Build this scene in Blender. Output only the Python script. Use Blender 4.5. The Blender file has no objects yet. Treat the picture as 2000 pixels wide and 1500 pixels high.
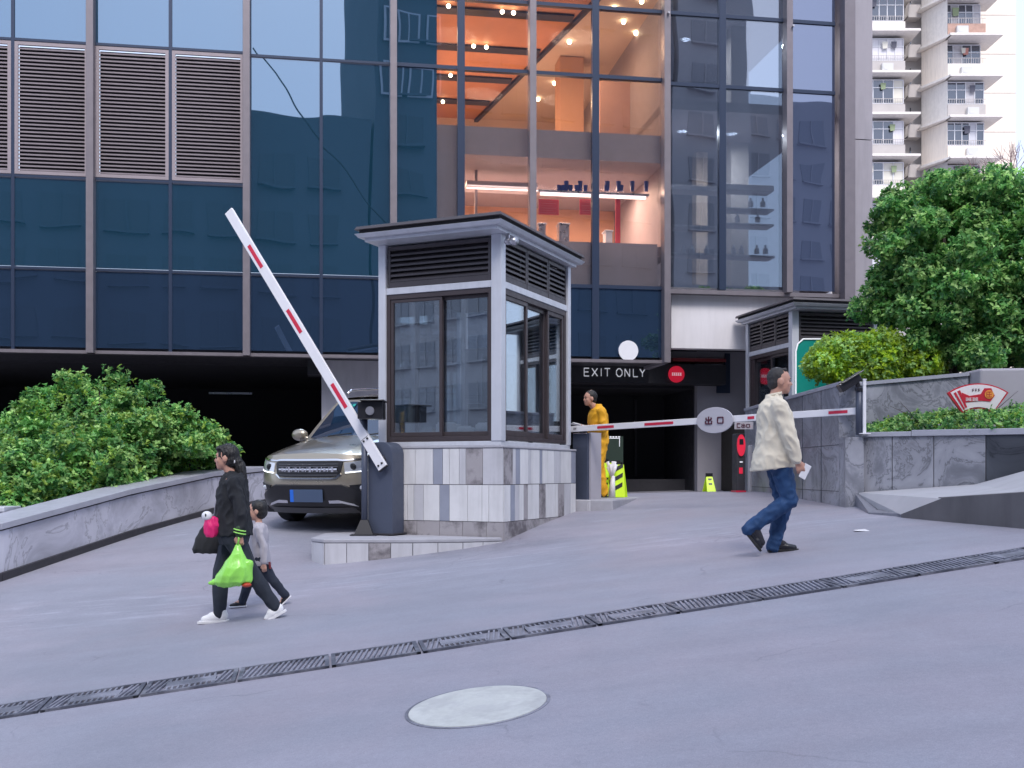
import bpy, bmesh, math, random
import numpy as np
from mathutils import Vector, Matrix, Euler, noise as mnoise
R = math.radians
rnd = random.Random(7)
# ---------------------------------------------------------------- camera, sky, sun, exposure
F = 2100.0; HZ = 925.0                       # focal length in photo pixels, horizon row
sc = bpy.context.scene
cam = bpy.data.objects.new('camera', bpy.data.cameras.new('camera'))
sc.collection.objects.link(cam); sc.camera = cam
cam.location = (0, 0, 0); cam.rotation_euler = (R(90), 0, 0)
cam.data.sensor_width = 36; cam.data.lens = 36*F/2000.0
cam.data.shift_y = (HZ-750)/2000.0
cam.data.clip_end = 3000
w = bpy.data.worlds.new('World'); sc.world = w; w.use_nodes = True
nt = w.node_tree; nt.nodes.clear()
sky = nt.nodes.new('ShaderNodeTexSky'); sky.sky_type = 'NISHITA'; sky.sun_disc = False
sky.sun_elevation = R(48); sky.sun_rotation = R(168); sky.air_density = 1.0; sky.dust_density = 2.5; sky.ozone_density = 1.6
bg = nt.nodes.new('ShaderNodeBackground'); bg.inputs[1].default_value = 0.15
wo = nt.nodes.new('ShaderNodeOutputWorld')
# thin high overcast: the clear sky veiled by an even pale cloud layer
cl=nt.nodes.new('ShaderNodeMix'); cl.data_type='RGBA'; cl.inputs['Factor'].default_value=.62; cl.inputs['B'].default_value=(5.1,5.7,7.3,1)
nt.links.new(sky.outputs[0], cl.inputs['A']); nt.links.new(cl.outputs['Result'], bg.inputs[0]); nt.links.new(bg.outputs[0], wo.inputs[0])
sun = bpy.data.objects.new('sun', bpy.data.lights.new('sun', 'SUN')); sc.collection.objects.link(sun)
sun.data.energy = 1.9; sun.data.angle = R(20); sun.data.color = (1.0, 0.955, 0.93)
_el, _az = R(48), R(168)
_sd = Vector((math.sin(_az)*math.cos(_el), math.cos(_az)*math.cos(_el), math.sin(_el)))
sun.rotation_euler = _sd.to_track_quat('Z', 'Y').to_euler()
sc.view_settings.view_transform = 'Standard'; sc.view_settings.look = 'None'
sc.view_settings.exposure = 0.70; sc.view_settings.gamma = 1
sc.cycles.max_bounces = 8; sc.cycles.transparent_max_bounces = 24

# ---------------------------------------------------------------- helpers
C = sc.collection
def at(px, py, D):
    return Vector(((px-1000)/F*D, D, (HZ-py)/F*D))
def onz(px, py, z):
    return at(px, py, z*F/(HZ-py))
def tag(o, label=None, cat=None, group=None, kind=None):
    if label: o['label'] = label
    if cat: o['category'] = cat
    if group: o['group'] = group
    if kind: o['kind'] = kind
    return o
def empty(name, loc=(0,0,0), rz=0, label=None, cat=None, group=None):
    o = bpy.data.objects.new(name, None); C.objects.link(o)
    o.location = loc; o.rotation_euler = (0, 0, rz); o.empty_display_size = .1
    return tag(o, label, cat, group)
def children(o): return [c for c in C.objects if c.parent is o]
def copy_tree(o, parent=None):
    c = o.copy(); C.objects.link(c)
    if parent is not None: c.parent = parent
    for ch in children(o): copy_tree(ch, c)
    return c
def frame(ax):                       # two unit vectors across an axis
    a = Vector(ax).normalized()
    t = Vector((0,0,1)) if abs(a.z) < .9 else Vector((1,0,0))
    u = a.cross(t).normalized(); return u, a.cross(u).normalized()
class MB:
    def __init__(s): s.v=[]; s.f=[]; s.m=[]; s.mi=0
    def add(s, vs, fs):
        b=len(s.v); s.v += [tuple(v) for v in vs]
        for f in fs: s.f.append(tuple(b+i for i in f)); s.m.append(s.mi)
        return s
    def box(s, a, b):
        x0,y0,z0=[min(a[i],b[i]) for i in range(3)]; x1,y1,z1=[max(a[i],b[i]) for i in range(3)]
        return s.add([(x0,y0,z0),(x1,y0,z0),(x1,y1,z0),(x0,y1,z0),(x0,y0,z1),(x1,y0,z1),(x1,y1,z1),(x0,y1,z1)],
            [(0,3,2,1),(4,5,6,7),(0,1,5,4),(1,2,6,5),(2,3,7,6),(3,0,4,7)])
    def hexa(s, bot, top):           # bottom ring, top ring of n points
        n=len(bot)
        return s.add(list(bot)+list(top), [tuple(range(n-1,-1,-1)), tuple(range(n,2*n))]+[(i,(i+1)%n,n+(i+1)%n,n+i) for i in range(n)])
    def prism(s, poly, z0, z1):      # poly of (x,y) counterclockwise
        return s.hexa([(p[0],p[1],z0) for p in poly], [(p[0],p[1],z1) for p in poly])
    def prism_xz(s, poly, y0, y1):   # poly of (x,z)
        return s.hexa([(p[0],y0,p[1]) for p in poly], [(p[0],y1,p[1]) for p in poly])
    def bar(s, p, q, w, h=None, up=(0,0,1)):
        h = w if h is None else h
        p=Vector(p); q=Vector(q); a=(q-p).normalized(); u=a.cross(Vector(up))
        if u.length<1e-4: u=Vector((1,0,0))
        u.normalize(); v=u.cross(a).normalized()
        o=[(-1,-1),(1,-1),(1,1),(-1,1)]
        return s.hexa([p+u*i*w/2+v*j*h/2 for i,j in o],[q+u*i*w/2+v*j*h/2 for i,j in o])
    def tube(s, pts, rad, n=10, cap=True):
        pts=[Vector(p) for p in pts]
        if not hasattr(rad,'__len__'): rad=[rad]*len(pts)
        b=len(s.v); u=None
        for i,p in enumerate(pts):
            a=(pts[min(i+1,len(pts)-1)]-pts[max(i-1,0)]).normalized()
            if u is None: u,_=frame(a)
            u=(u-a*u.dot(a)).normalized(); v=a.cross(u)
            for k in range(n):
                t=2*math.pi*k/n; s.v.append(tuple(p+(u*math.cos(t)+v*math.sin(t))*rad[i]))
        for i in range(len(pts)-1):
            for k in range(n):
                s.f.append((b+i*n+k,b+i*n+(k+1)%n,b+(i+1)*n+(k+1)%n,b+(i+1)*n+k)); s.m.append(s.mi)
        if cap:
            s.f.append(tuple(b+k for k in range(n-1,-1,-1))); s.m.append(s.mi)
            e=b+(len(pts)-1)*n; s.f.append(tuple(e+k for k in range(n))); s.m.append(s.mi)
        return s
    def ball(s, c, r, n=12, m=8, rot=None):
        if not hasattr(r,'__len__'): r=(r,r,r)
        vs=[];fs=[]
        for j in range(m+1):
            ph=math.pi*j/m
            for i in range(n):
                th=2*math.pi*i/n
                p=Vector((r[0]*math.sin(ph)*math.cos(th), r[1]*math.sin(ph)*math.sin(th), r[2]*math.cos(ph)))
                if rot is not None: p=rot@p
                vs.append(Vector(c)+p)
        for j in range(m):
            for i in range(n): fs.append((j*n+i,(j+1)*n+i,(j+1)*n+(i+1)%n,j*n+(i+1)%n))
        return s.add(vs,fs)
    def disc(s, c, nrm, r, t, n=32, r2=None):   # thick disc along nrm, optional second radius
        nrm=Vector(nrm).normalized(); u,v=frame(nrm); c=Vector(c); r2=r2 or r
        ring=[c+u*math.cos(2*math.pi*k/n)*r+v*math.sin(2*math.pi*k/n)*r2 for k in range(n)]
        return s.hexa([p for p in ring],[p+nrm*t for p in ring])
    def grid(s, fn, us, vs, flip=False):
        b=len(s.v); nu=len(us); nv=len(vs)
        for u in us:
            for v in vs: s.v.append(tuple(fn(u,v)))
        for i in range(nu-1):
            for j in range(nv-1):
                q=(b+i*nv+j,b+(i+1)*nv+j,b+(i+1)*nv+j+1,b+i*nv+j+1)
                s.f.append(q[::-1] if flip else q); s.m.append(s.mi)
        return s
    def build(s, name, mats, parent=None, bevel=0, smooth=False, loc=None, merge=0):
        me=bpy.data.meshes.new(name); me.from_pydata(s.v,[],s.f)
        mats = mats if isinstance(mats,(list,tuple)) else [mats]
        for m in mats: me.materials.append(m)
        if len(mats)>1: me.polygons.foreach_set('material_index', s.m)
        bm=bmesh.new(); bm.from_mesh(me)
        if merge: bmesh.ops.remove_doubles(bm, verts=bm.verts, dist=merge)
        bmesh.ops.recalc_face_normals(bm, faces=bm.faces); bm.to_mesh(me); bm.free()
        if smooth: me.polygons.foreach_set('use_smooth',[True]*len(me.polygons))
        o=bpy.data.objects.new(name,me); C.objects.link(o)
        if parent is not None: o.parent=parent
        if loc is not None: o.location=loc
        if bevel:
            b=o.modifiers.new('bevel','BEVEL'); b.width=bevel; b.segments=2; b.limit_method='ANGLE'; b.angle_limit=R(40)
        if smooth=='auto' or (smooth and bevel==0 and smooth!=True): pass
        return o
def smooth_by_angle(o, ang=35):
    me=o.data
    me.polygons.foreach_set('use_smooth',[True]*len(me.polygons))
    bm=bmesh.new(); bm.from_mesh(me)
    for e in bm.edges:
        if len(e.link_faces)==2 and e.calc_face_angle(0)>R(ang): e.smooth=False
    bm.to_mesh(me); bm.free()

# ---------------------------------------------------------------- materials
def srgb(r,g,b):
    f=lambda c:(c/255/12.92) if c/255<=.04045 else ((c/255+.055)/1.055)**2.4
    return (f(r),f(g),f(b))
def mat(name, col, rough=.6, metal=0, var=0, vscale=4, bump=0, bscale=60, emit=None, estr=0, coat=0, spec=.5, alt=None, altscale=1.5, altsharp=(.45,.6), obj=True, streak=0, detail=6, world=False):
    m=bpy.data.materials.new(name); m.use_nodes=True; t=m.node_tree; p=t.nodes['Principled BSDF']
    p.inputs['Base Color'].default_value=(*col,1); p.inputs['Roughness'].default_value=rough
    p.inputs['Metallic'].default_value=metal; p.inputs['Specular IOR Level'].default_value=spec
    p.inputs['Coat Weight'].default_value=coat; p.inputs['Coat Roughness'].default_value=.05
    if emit: p.inputs['Emission Color'].default_value=(*emit,1); p.inputs['Emission Strength'].default_value=estr
    tc=t.nodes.new('ShaderNodeTexCoord'); src=tc.outputs['Object']
    if world: src=t.nodes.new('ShaderNodeNewGeometry').outputs['Position']
    def noi(scale, det=detail, rough=.6, vec=None):
        n=t.nodes.new('ShaderNodeTexNoise'); n.inputs['Scale'].default_value=scale; n.inputs['Detail'].default_value=det
        n.inputs['Roughness'].default_value=rough; t.links.new(vec or src,n.inputs['Vector']); return n.outputs['Fac']
    def ramp(fac,a,b,c0,c1):
        r=t.nodes.new('ShaderNodeMapRange'); r.inputs['From Min'].default_value=a; r.inputs['From Max'].default_value=b
        r.inputs['To Min'].default_value=c0; r.inputs['To Max'].default_value=c1; t.links.new(fac,r.inputs['Value']); return r.outputs[0]
    cur=None
    if alt:
        mx=t.nodes.new('ShaderNodeMix'); mx.data_type='RGBA'
        mx.inputs['A'].default_value=(*col,1); mx.inputs['B'].default_value=(*alt,1)
        t.links.new(ramp(noi(altscale),altsharp[0],altsharp[1],0,1),mx.inputs['Factor']); cur=mx.outputs['Result']
    if var:
        h=t.nodes.new('ShaderNodeHueSaturation'); h.inputs['Color'].default_value=(*col,1)
        if cur: t.links.new(cur,h.inputs['Color'])
        t.links.new(ramp(noi(vscale),.3,.7,1-var,1+var),h.inputs['Value']); cur=h.outputs[0]
    if streak:
        mp=t.nodes.new('ShaderNodeMapping'); mp.inputs['Scale'].default_value=(1,1,.12); t.links.new(src,mp.inputs[0])
        h=t.nodes.new('ShaderNodeHueSaturation'); h.inputs['Color'].default_value=(*col,1)
        if cur: t.links.new(cur,h.inputs['Color'])
        t.links.new(ramp(noi(7,vec=mp.outputs[0]),.45,.7,1,1-streak),h.inputs['Value']); cur=h.outputs[0]
    if cur: t.links.new(cur,p.inputs['Base Color'])
    if var or bump:
        t.links.new(ramp(noi(vscale*2.3),.3,.7,max(.02,rough-.08),min(1,rough+.1)),p.inputs['Roughness'])
    if bump:
        b=t.nodes.new('ShaderNodeBump'); b.inputs['Strength'].default_value=bump; b.inputs['Distance'].default_value=.01
        t.links.new(noi(bscale),b.inputs['Height']); t.links.new(b.outputs[0],p.inputs['Normal'])
    return m
def glass_mat(name, tint, refl=.3, trans=(.7,.75,.8), rough=.01, wav=.004, base=None, edge=.9):
    """window glass: mirror reflection over either clear tinted transmission or an opaque dark back coat"""
    m=bpy.data.materials.new(name); m.use_nodes=True; t=m.node_tree; t.nodes.clear()
    out=t.nodes.new('ShaderNodeOutputMaterial'); mix=t.nodes.new('ShaderNodeMixShader'); gl=t.nodes.new('ShaderNodeBsdfGlossy')
    gl.inputs['Color'].default_value=(*tint,1); gl.inputs['Roughness'].default_value=rough
    if base is None:
        b=t.nodes.new('ShaderNodeBsdfTransparent'); b.inputs[0].default_value=(*trans,1)
    else:
        b=t.nodes.new('ShaderNodeBsdfDiffuse'); b.inputs[0].default_value=(*base,1)
    lw=t.nodes.new('ShaderNodeLayerWeight'); lw.inputs[0].default_value=.35
    r=t.nodes.new('ShaderNodeMapRange'); r.inputs['To Min'].default_value=refl; r.inputs['To Max'].default_value=edge
    t.links.new(lw.outputs['Fresnel'],r.inputs['Value']); t.links.new(r.outputs[0],mix.inputs[0])
    t.links.new(b.outputs[0],mix.inputs[1]); t.links.new(gl.outputs[0],mix.inputs[2]); t.links.new(mix.outputs[0],out.inputs[0])
    if wav:
        tc=t.nodes.new('ShaderNodeTexCoord'); n=t.nodes.new('ShaderNodeTexNoise'); n.inputs['Scale'].default_value=.6; n.inputs['Detail'].default_value=1
        bp=t.nodes.new('ShaderNodeBump'); bp.inputs['Distance'].default_value=wav; bp.inputs['Strength'].default_value=1
        t.links.new(tc.outputs['Object'],n.inputs['Vector']); t.links.new(n.outputs['Fac'],bp.inputs['Height']); t.links.new(bp.outputs[0],gl.inputs['Normal'])
    return m
M={}
M['fin']=mat('fin_metal',(.19,.17,.19),.42,.35,var=.06)
M['fin_dark']=mat('mullion_dark',(.030,.045,.085),.35,.3)
M['mauve']=mat('mauve_cladding',(.30,.28,.31),.5,.2,var=.07,vscale=1,streak=.12)
M['louvre']=mat('louvre_metal',(.28,.24,.26),.5,.2,var=.05)
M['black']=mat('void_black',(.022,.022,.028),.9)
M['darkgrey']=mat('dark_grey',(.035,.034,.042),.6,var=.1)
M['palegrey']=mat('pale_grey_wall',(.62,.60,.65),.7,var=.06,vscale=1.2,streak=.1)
M['greywall']=mat('grey_wall_paint',(.38,.365,.41),.7,var=.08,vscale=1.2)
M['white_panel']=mat('white_panel',(.66,.64,.67),.6,var=.06,vscale=.9,streak=.08)
M['blueglass']=glass_mat('blue_coated_glass',(.46,.60,.78),.36,base=(.010,.046,.078),wav=.006)
M['blueglass_dark']=glass_mat('blue_coated_glass_low',(.34,.47,.72),.22,base=(.016,.032,.060),wav=.006)
M['clearglass']=glass_mat('shopfront_glass',(.75,.82,.95),.09,trans=(.88,.86,.85),wav=.003,edge=.4)
M['greyglass']=glass_mat('grey_tinted_glass',(.68,.73,.82),.26,trans=(.52,.56,.60),wav=.004)
M['slateglass']=glass_mat('slate_coated_glass',(.58,.64,.82),.30,base=(.030,.040,.075),wav=.006)
M['boothglass']=glass_mat('booth_glass',(.9,.95,1),.22,trans=(.86,.9,.92),wav=.002,edge=.85)
M['posts']=mat('booth_silver_metal',(.56,.58,.64),.40,.15,var=.06,vscale=3,streak=.1)
M['brown']=mat('brown_window_frame',(.058,.046,.050),.4,.2,var=.08)
M['darkslat']=mat('dark_slat',(.070,.062,.070),.42,.3,var=.1)
M['concrete']=mat('concrete_cap',(.36,.36,.40),.75,var=.1,vscale=5,bump=.15)
M['tileA']=mat('pale_stone_tile',(.66,.66,.68),.6,var=.07,vscale=3,streak=.16,bump=.05)
M['tileB']=mat('light_grey_stone_tile',(.52,.52,.56),.6,var=.08,vscale=3,streak=.18)
M['tileC']=mat('blue_grey_stone_tile',(.27,.29,.36),.55,var=.1,vscale=3)
M['tileD']=mat('taupe_stone_tile',(.36,.34,.36),.6,var=.1,vscale=3,alt=(.12,.11,.12),altscale=3)
M['grout']=mat('grout',(.10,.10,.115),.9)
M['housing']=mat('barrier_housing_paint',(.062,.075,.115),.45,.1,var=.05)
M['white']=mat('white_paint',(.74,.74,.78),.4,var=.03)
M['red']=mat('red_reflective',(.58,.02,.06),.4)
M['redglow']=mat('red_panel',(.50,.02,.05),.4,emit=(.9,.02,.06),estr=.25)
M['blackplastic']=mat('black_plastic',(.015,.015,.02),.35)
M['rubber']=mat('rubber',(.018,.018,.02),.75)
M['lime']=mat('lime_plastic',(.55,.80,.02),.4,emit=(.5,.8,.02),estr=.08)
M['green_sign']=mat('green_sign',(.0,.27,.22),.4,var=.03,vscale=1)
M['apt']=mat('apartment_render',(.86,.76,.66),.8,var=.05,vscale=.3,streak=.12)
M['aptgrey']=mat('apartment_grey_render',(.44,.41,.40),.8,var=.1,vscale=.6)
M['slab']=mat('balcony_slab',(.76,.71,.66),.8,var=.06,streak=.1)
M['aptglass']=glass_mat('apartment_glass',(.7,.75,.85),.12,base=(.035,.04,.055),wav=0)
M['curtain']=mat('curtain',(.5,.48,.5),.9,var=.1)

# ---------------------------------------------------------------- ground
CP=[(-6.2,13,-1.30),(-5,18,-.66),(-2.8,15.1,-.70),(-2.2,16.2,-.58),(-4.0,15.6,-.74),(-4.6,20,-.55),(-1.7,18.3,-.38),(-8.5,13,-1.5),(-2.26,13.1,-1.12),(-.15,13.4,-.853),(.94,15.6,-.56),
    (1.33,16.9,-.48),(2.6,17.6,-.31),(4.1,17.6,-.29),(3,20,-.35),(3,23,-.44),(1.2,23,-.44),(6,22,-.4),(-2.5,22,-.5),(4.1,13.1,None),(-3,7,None),(3,7,None),(0,4,None),(0,9.5,None),
    (-2.8,9.95,None),(2.46,9.95,None),(-6,9,None),(6,9.8,None),(-3.4,3,None),(3.4,3,None),(0,11.8,None),(-8,6,None),(8,7,None)]
_pl=lambda x,y:-1.6+.117*x+.0565*y
_P=np.array([(a,b) for a,b,c in CP]); _c=np.array([0 if c is None else c-_pl(a,b) for a,b,c in CP])
_A=np.sqrt(((_P[:,None]-_P[None])**2).sum(-1)); _W=np.linalg.solve(_A-1e-9*np.eye(len(_P)),_c)
def G(x,y):
    x=min(max(x,-11),10); y=min(max(y,0),24)
    return _pl(x,y)+float((np.sqrt((_P[:,0]-x)**2+(_P[:,1]-y)**2+.25)*_W).sum()) if y>4 else _pl(x,y)
xs=sorted(set([-400,-150,-60,-30,-18,-14]+list(np.round(np.arange(-12,11.01,.25),3))+[14,20,35,80,200,400]))
ys=sorted(set([-400,-150,-60,-25,-8,0,1.5]+list(np.round(np.arange(2.5,25.01,.25),3))+[30,40,60,100,200,600]))
g=MB(); g.grid(lambda u,v:(u,v,G(u,v)),xs,ys)
def ground_mat():
    m=mat('street_concrete',(.20,.20,.22),.62); t=m.node_tree; p=t.nodes['Principled BSDF']; tc=t.nodes.new('ShaderNodeTexCoord')
    L=t.links.new
    def noi(sc_,det=8,ro=.65,vec=None):
        n=t.nodes.new('ShaderNodeTexNoise'); n.inputs['Scale'].default_value=sc_; n.inputs['Detail'].default_value=det; n.inputs['Roughness'].default_value=ro
        L(vec or tc.outputs['Object'],n.inputs['Vector']); return n.outputs['Fac']
    def rng(f,a,b,c,d):
        r=t.nodes.new('ShaderNodeMapRange'); r.inputs[1].default_value=a; r.inputs[2].default_value=b; r.inputs[3].default_value=c; r.inputs[4].default_value=d; L(f,r.inputs[0]); return r.outputs[0]
    def mul(a,b,op='MULTIPLY'):
        k=t.nodes.new('ShaderNodeMath'); k.operation=op
        for i,q in enumerate((a,b)):
            if isinstance(q,(int,float)): k.inputs[i].default_value=q
            else: L(q,k.inputs[i])
        return k.outputs[0]
    val=mul(mul(rng(noi(.35,3),.3,.7,.93,1.06),rng(noi(2.2,6),.3,.7,.95,1.05)),mul(rng(noi(160,2),.25,.75,.80,1.18),rng(noi(34,4),.3,.7,.94,1.06)))
    # long soft stains that run with the traffic
    mp=t.nodes.new('ShaderNodeMapping'); mp.inputs['Scale'].default_value=(.35,2.2,1); mp.inputs['Rotation'].default_value=(0,0,R(-9)); L(tc.outputs['Object'],mp.inputs[0])
    val=mul(val,rng(noi(1.1,6,.6,mp.outputs[0]),.38,.62,.955,1.03))
    # worn scuffs band between 10.5 and 12.5 m: pale patches with dark pits
    sx=t.nodes.new('ShaderNodeSeparateXYZ'); L(tc.outputs['Object'],sx.inputs[0])
    dd=mul(sx.outputs[1],mul(sx.outputs[0],-.13),'ADD')
    band=mul(rng(dd,10.6,11.1,0,1),rng(dd,12.1,12.7,1,0))
    scuff=mul(rng(noi(3.5,10,.75,mp.outputs[0]),.52,.66,0,1),band)
    pits=mul(rng(noi(9,10,.8,mp.outputs[0]),.61,.66,0,1),band)
    val=mul(val,mul(1,mul(scuff,.30),'ADD')); val=mul(val,mul(1,mul(pits,-.55),'ADD'))
    # sparse white scuffs near the entrance
    band2=rng(sx.outputs[1],13,15,0,1)
    sp2=mul(rng(noi(2.1,10,.75,mp.outputs[0]),.60,.64,0,1),band2); val=mul(val,mul(1,mul(sp2,.45),'ADD'))
    # hairline cracks and old trench-patch edges
    vc=t.nodes.new('ShaderNodeTexVoronoi'); vc.feature='DISTANCE_TO_EDGE'; vc.inputs['Scale'].default_value=.42
    nd=t.nodes.new('ShaderNodeTexNoise'); nd.inputs['Scale'].default_value=2.4; nd.inputs['Detail'].default_value=5; L(tc.outputs['Object'],nd.inputs['Vector'])
    vm=t.nodes.new('ShaderNodeVectorMath'); vm.operation='MULTIPLY_ADD'; vm.inputs[1].default_value=(.5,.5,.5); L(nd.outputs['Color'],vm.inputs[0]); L(tc.outputs['Object'],vm.inputs[2]); L(vm.outputs[0],vc.inputs['Vector'])
    crk=mul(rng(vc.outputs['Distance'],.001,.006,1,0),rng(noi(.9,3),.52,.60,0,1)); val=mul(val,mul(1,mul(crk,-.22),'ADD'))
    # dark oil drips and smears
    oil=mul(rng(noi(1.7,7,.7),.63,.75,0,1),rng(noi(.25,2),.45,.6,0,1)); val=mul(val,mul(1,mul(oil,-.16),'ADD'))
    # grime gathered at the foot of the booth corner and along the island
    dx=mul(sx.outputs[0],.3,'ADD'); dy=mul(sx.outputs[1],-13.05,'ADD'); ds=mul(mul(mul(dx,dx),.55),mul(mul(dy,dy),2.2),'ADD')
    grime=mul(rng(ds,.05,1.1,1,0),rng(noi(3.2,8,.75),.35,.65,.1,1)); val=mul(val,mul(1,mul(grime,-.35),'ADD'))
    # small specks
    vo=t.nodes.new('ShaderNodeTexVoronoi'); vo.inputs['Scale'].default_value=1.7; L(tc.outputs['Object'],vo.inputs['Vector'])
    val=mul(val,rng(vo.outputs['Distance'],.012,.02,.35,1))
    h=t.nodes.new('ShaderNodeMix'); h.data_type='RGBA'; h.inputs['A'].default_value=(.262,.268,.325,1); h.inputs['B'].default_value=(.288,.276,.330,1)
    L(rng(noi(.5,3),.4,.6,0,1),h.inputs['Factor'])
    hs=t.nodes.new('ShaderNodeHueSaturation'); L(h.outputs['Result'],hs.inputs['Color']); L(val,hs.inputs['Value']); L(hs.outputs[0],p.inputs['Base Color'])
    bp=t.nodes.new('ShaderNodeBump'); bp.inputs['Strength'].default_value=.35; bp.inputs['Distance'].default_value=.006; L(mul(noi(120,3),mul(pits,-1.2),'ADD'),bp.inputs['Height']); L(bp.outputs[0],p.inputs['Normal'])
    L(rng(noi(1.2,4),.3,.7,.5,.72),p.inputs['Roughness'])
    return m
M['ground']=ground_mat()
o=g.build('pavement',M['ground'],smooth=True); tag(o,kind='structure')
# ---------------------------------------------------------------- glass building
AL=math.atan(.16)
bld=empty('glass_building',(0,21,0),AL,'blue glass building with metal louvres and a warmly lit shop behind its panes','building')
BM=Matrix.Translation((0,21,0))@Matrix.Rotation(AL,4,'Z'); BI=BM.inverted(); CAML=BI@Vector((0,0,0))
def on_f(px,py,ly):                 # where the sight line meets a plane parallel to the front, in the building's own frame
    d=BI@at(px,py,1.0)-CAML; k=(ly-CAML.y)/d.y; q=CAML+d*k; return q.x,q.z
M['warmwall']=mat('shop_orange_wall',(.55,.33,.22),.8,var=.05,vscale=.6)
M['creamwall']=mat('shop_cream_wall',(.66,.53,.44),.8,var=.03,vscale=.6)
M['pinkwall']=mat('shop_rose_wall',(.55,.36,.32),.8,var=.03)
M['greyband']=mat('shop_grey_band',(.33,.30,.33),.6,var=.04)
M['ceil']=mat('shop_orange_ceiling',(.60,.28,.17),.7,var=.12,vscale=1.2)
M['lampwarm']=mat('lamp_glow',(1,.9,.7),.5,emit=(1,.82,.55),estr=14)
M['striplight']=mat('strip_light',(1,.95,.9),.5,emit=(1,.86,.84),estr=1.7)
M['poster']=mat('poster_red',(.50,.05,.07),.6)
M['cup']=mat('blue_cup',(.06,.10,.42),.4)
M['steel']=mat('brushed_steel',(.45,.45,.50),.3,.8,var=.05)
FS=[-13.2,-10.5,-7.82,-5.04,-2.31,.386,3.09,5.65]   # thick fins
MS=[-11.85,-9.19,-6.43,-3.67,-1.0,1.67,4.29]        # thin mullions
ZT=13.5
for i,s_ in enumerate(FS):
    zb=2.20 if s_<3.5 else 3.66
    m=MB().box((s_-.065,-.20,zb),(s_+.065,.06,ZT))
    m.build('fin',M['fin'],bld,bevel=.006)
for s_ in MS:
    wd=.03 if s_<-2 else .07
    zb=2.24 if s_<3.5 else 3.70
    if s_>3.0 or s_>-2: MB().box((s_-wd,-.035,zb),(s_+wd,.10,ZT)).build('mullion',M['fin_dark'],bld)
    else:
        MB().box((s_-wd,-.012,zb),(s_+wd,.10,ZT)).build('mullion',M['fin_dark'],bld)
rows_l=[2.28,3.75,5.42,7.90,10.2,ZT]; rows_m=[2.28,3.75,7.86,10.2,ZT]; rows_w=[2.28,3.70,7.86,9.22,10.9,ZT]; rows_r=[3.70,7.80,9.22,10.9,ZT]
edges=sorted(FS+MS+[6.78])
WL=-1.47                            # left edge of the lit shop
def pane(s0,s1,z0,z1,m):
    MB().box((s0,.012,z0),(s1,.030,z1)).build('window_pane',m,bld)
def transom(s0,s1,z,h=.035,pr=-.02):
    MB().box((s0,pr,z-h),(s1,.09,z+h)).build('transom',M['fin_dark'],bld)
jit=random.Random(3)
def tilt(o,a=.0012):
    # each pane sits a hair out of true, as real curtain walls do, so reflections break from pane to pane
    me=o.data; kx=jit.uniform(-a,a)*1.5; kz=jit.uniform(-a,a)
    cx=sum(v.co.x for v in me.vertices)/8; cz=sum(v.co.z for v in me.vertices)/8
    for v in me.vertices: v.co.y+= (v.co.x-cx)*kx*4+(v.co.z-cz)*kz
for i in range(len(edges)-1):
    a,b=edges[i],edges[i+1]; ga=.065 if a in FS else (.03 if a<-2 else .07); gb=.065 if b in FS else (.03 if b<-2 else .07)
    s0,s1=a+ga,b-gb
    rows= rows_l if b<=-5.0 else rows_m if b<=-2.3 else rows_w if b<=3.1 else rows_r
    for k in range(len(rows)-1):
        z0,z1=rows[k]+.035,rows[k+1]-.035
        if b<=-5.0 and k==2:        # louvre panel
            e=MB().box((s0,-.01,z0),(s1,.035,z0+.06)).box((s0,-.01,z1-.06),(s1,.035,z1)).box((s0,-.01,z0+.06),(s0+.06,.035,z1-.06)).box((s1-.06,-.01,z0+.06),(s1,.035,z1-.06))
            lp=e.build('louvre_frame',M['louvre'],bld)
            sl=MB(); n=33; st=(z1-z0-.14)/n
            for q in range(n):
                z=z0+.07+q*st
                sl.hexa([(s0+.06,.006,z),(s1-.06,.006,z),(s1-.06,.075,z+.030),(s0+.06,.075,z+.030)],[(s0+.06,.002,z+.028),(s1-.06,.002,z+.028),(s1-.06,.075,z+.036),(s0+.06,.075,z+.036)])
            sl.build('louvre_slat',M['louvre'],lp); lp.children and None
            MB().box((s0+.06,.09,z0+.06),(s1-.06,.10,z1-.06)).build('louvre_backing',M['black'],lp)
        else:
            lit = a>=-2.4 and b<=3.1 and k>=1
            if b<=3.1:
                if lit:
                    if a<WL<b:
                        tilt_o=MB().box((s0,.012,z0),(WL,.030,z1)).build('window_pane',M['blueglass'],bld); tilt(tilt_o)
                        MB().box((WL,.012,z0),(s1,.030,z1)).build('window_pane',M['clearglass'],bld)
                    else: MB().box((s0,.012,z0),(s1,.030,z1)).build('window_pane',M['clearglass'],bld)
                else:
                    o=MB().box((s0,.012,z0),(s1,.030,z1)).build('window_pane',M['blueglass'] if z0>3.7 else M['blueglass_dark'],bld); tilt(o)
            else:
                o=MB().box((s0,.012,z0),(s1,.030,z1)).build('window_pane',M['greyglass'] if b<5.7 else M['slateglass'],bld); tilt(o,.0006)
        if k>0: transom(a+ga,b-gb,rows[k],.022 if b<=-2.2 else .035)
# lower edge trims and soffits
MB().box((-13.2,-.06,2.20),(3.025,.12,2.26)).build('bottom_trim',M['fin'],bld)
MB().box((3.155,-.06,3.60),(6.78,.12,3.68)).build('bottom_trim',M['fin'],bld)
MB().box((-13.2,.13,2.262),(3.02,2.4,2.40)).build('soffit',M['darkgrey'],bld)
MB().box((3.16,.42,3.70),(6.7,2.4,3.80)).build('soffit',M['mauve'],bld)
MB().box((3.03,.07,2.2),(3.15,1.75,3.78)).build('return_wall',M['mauve'],bld)
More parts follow.
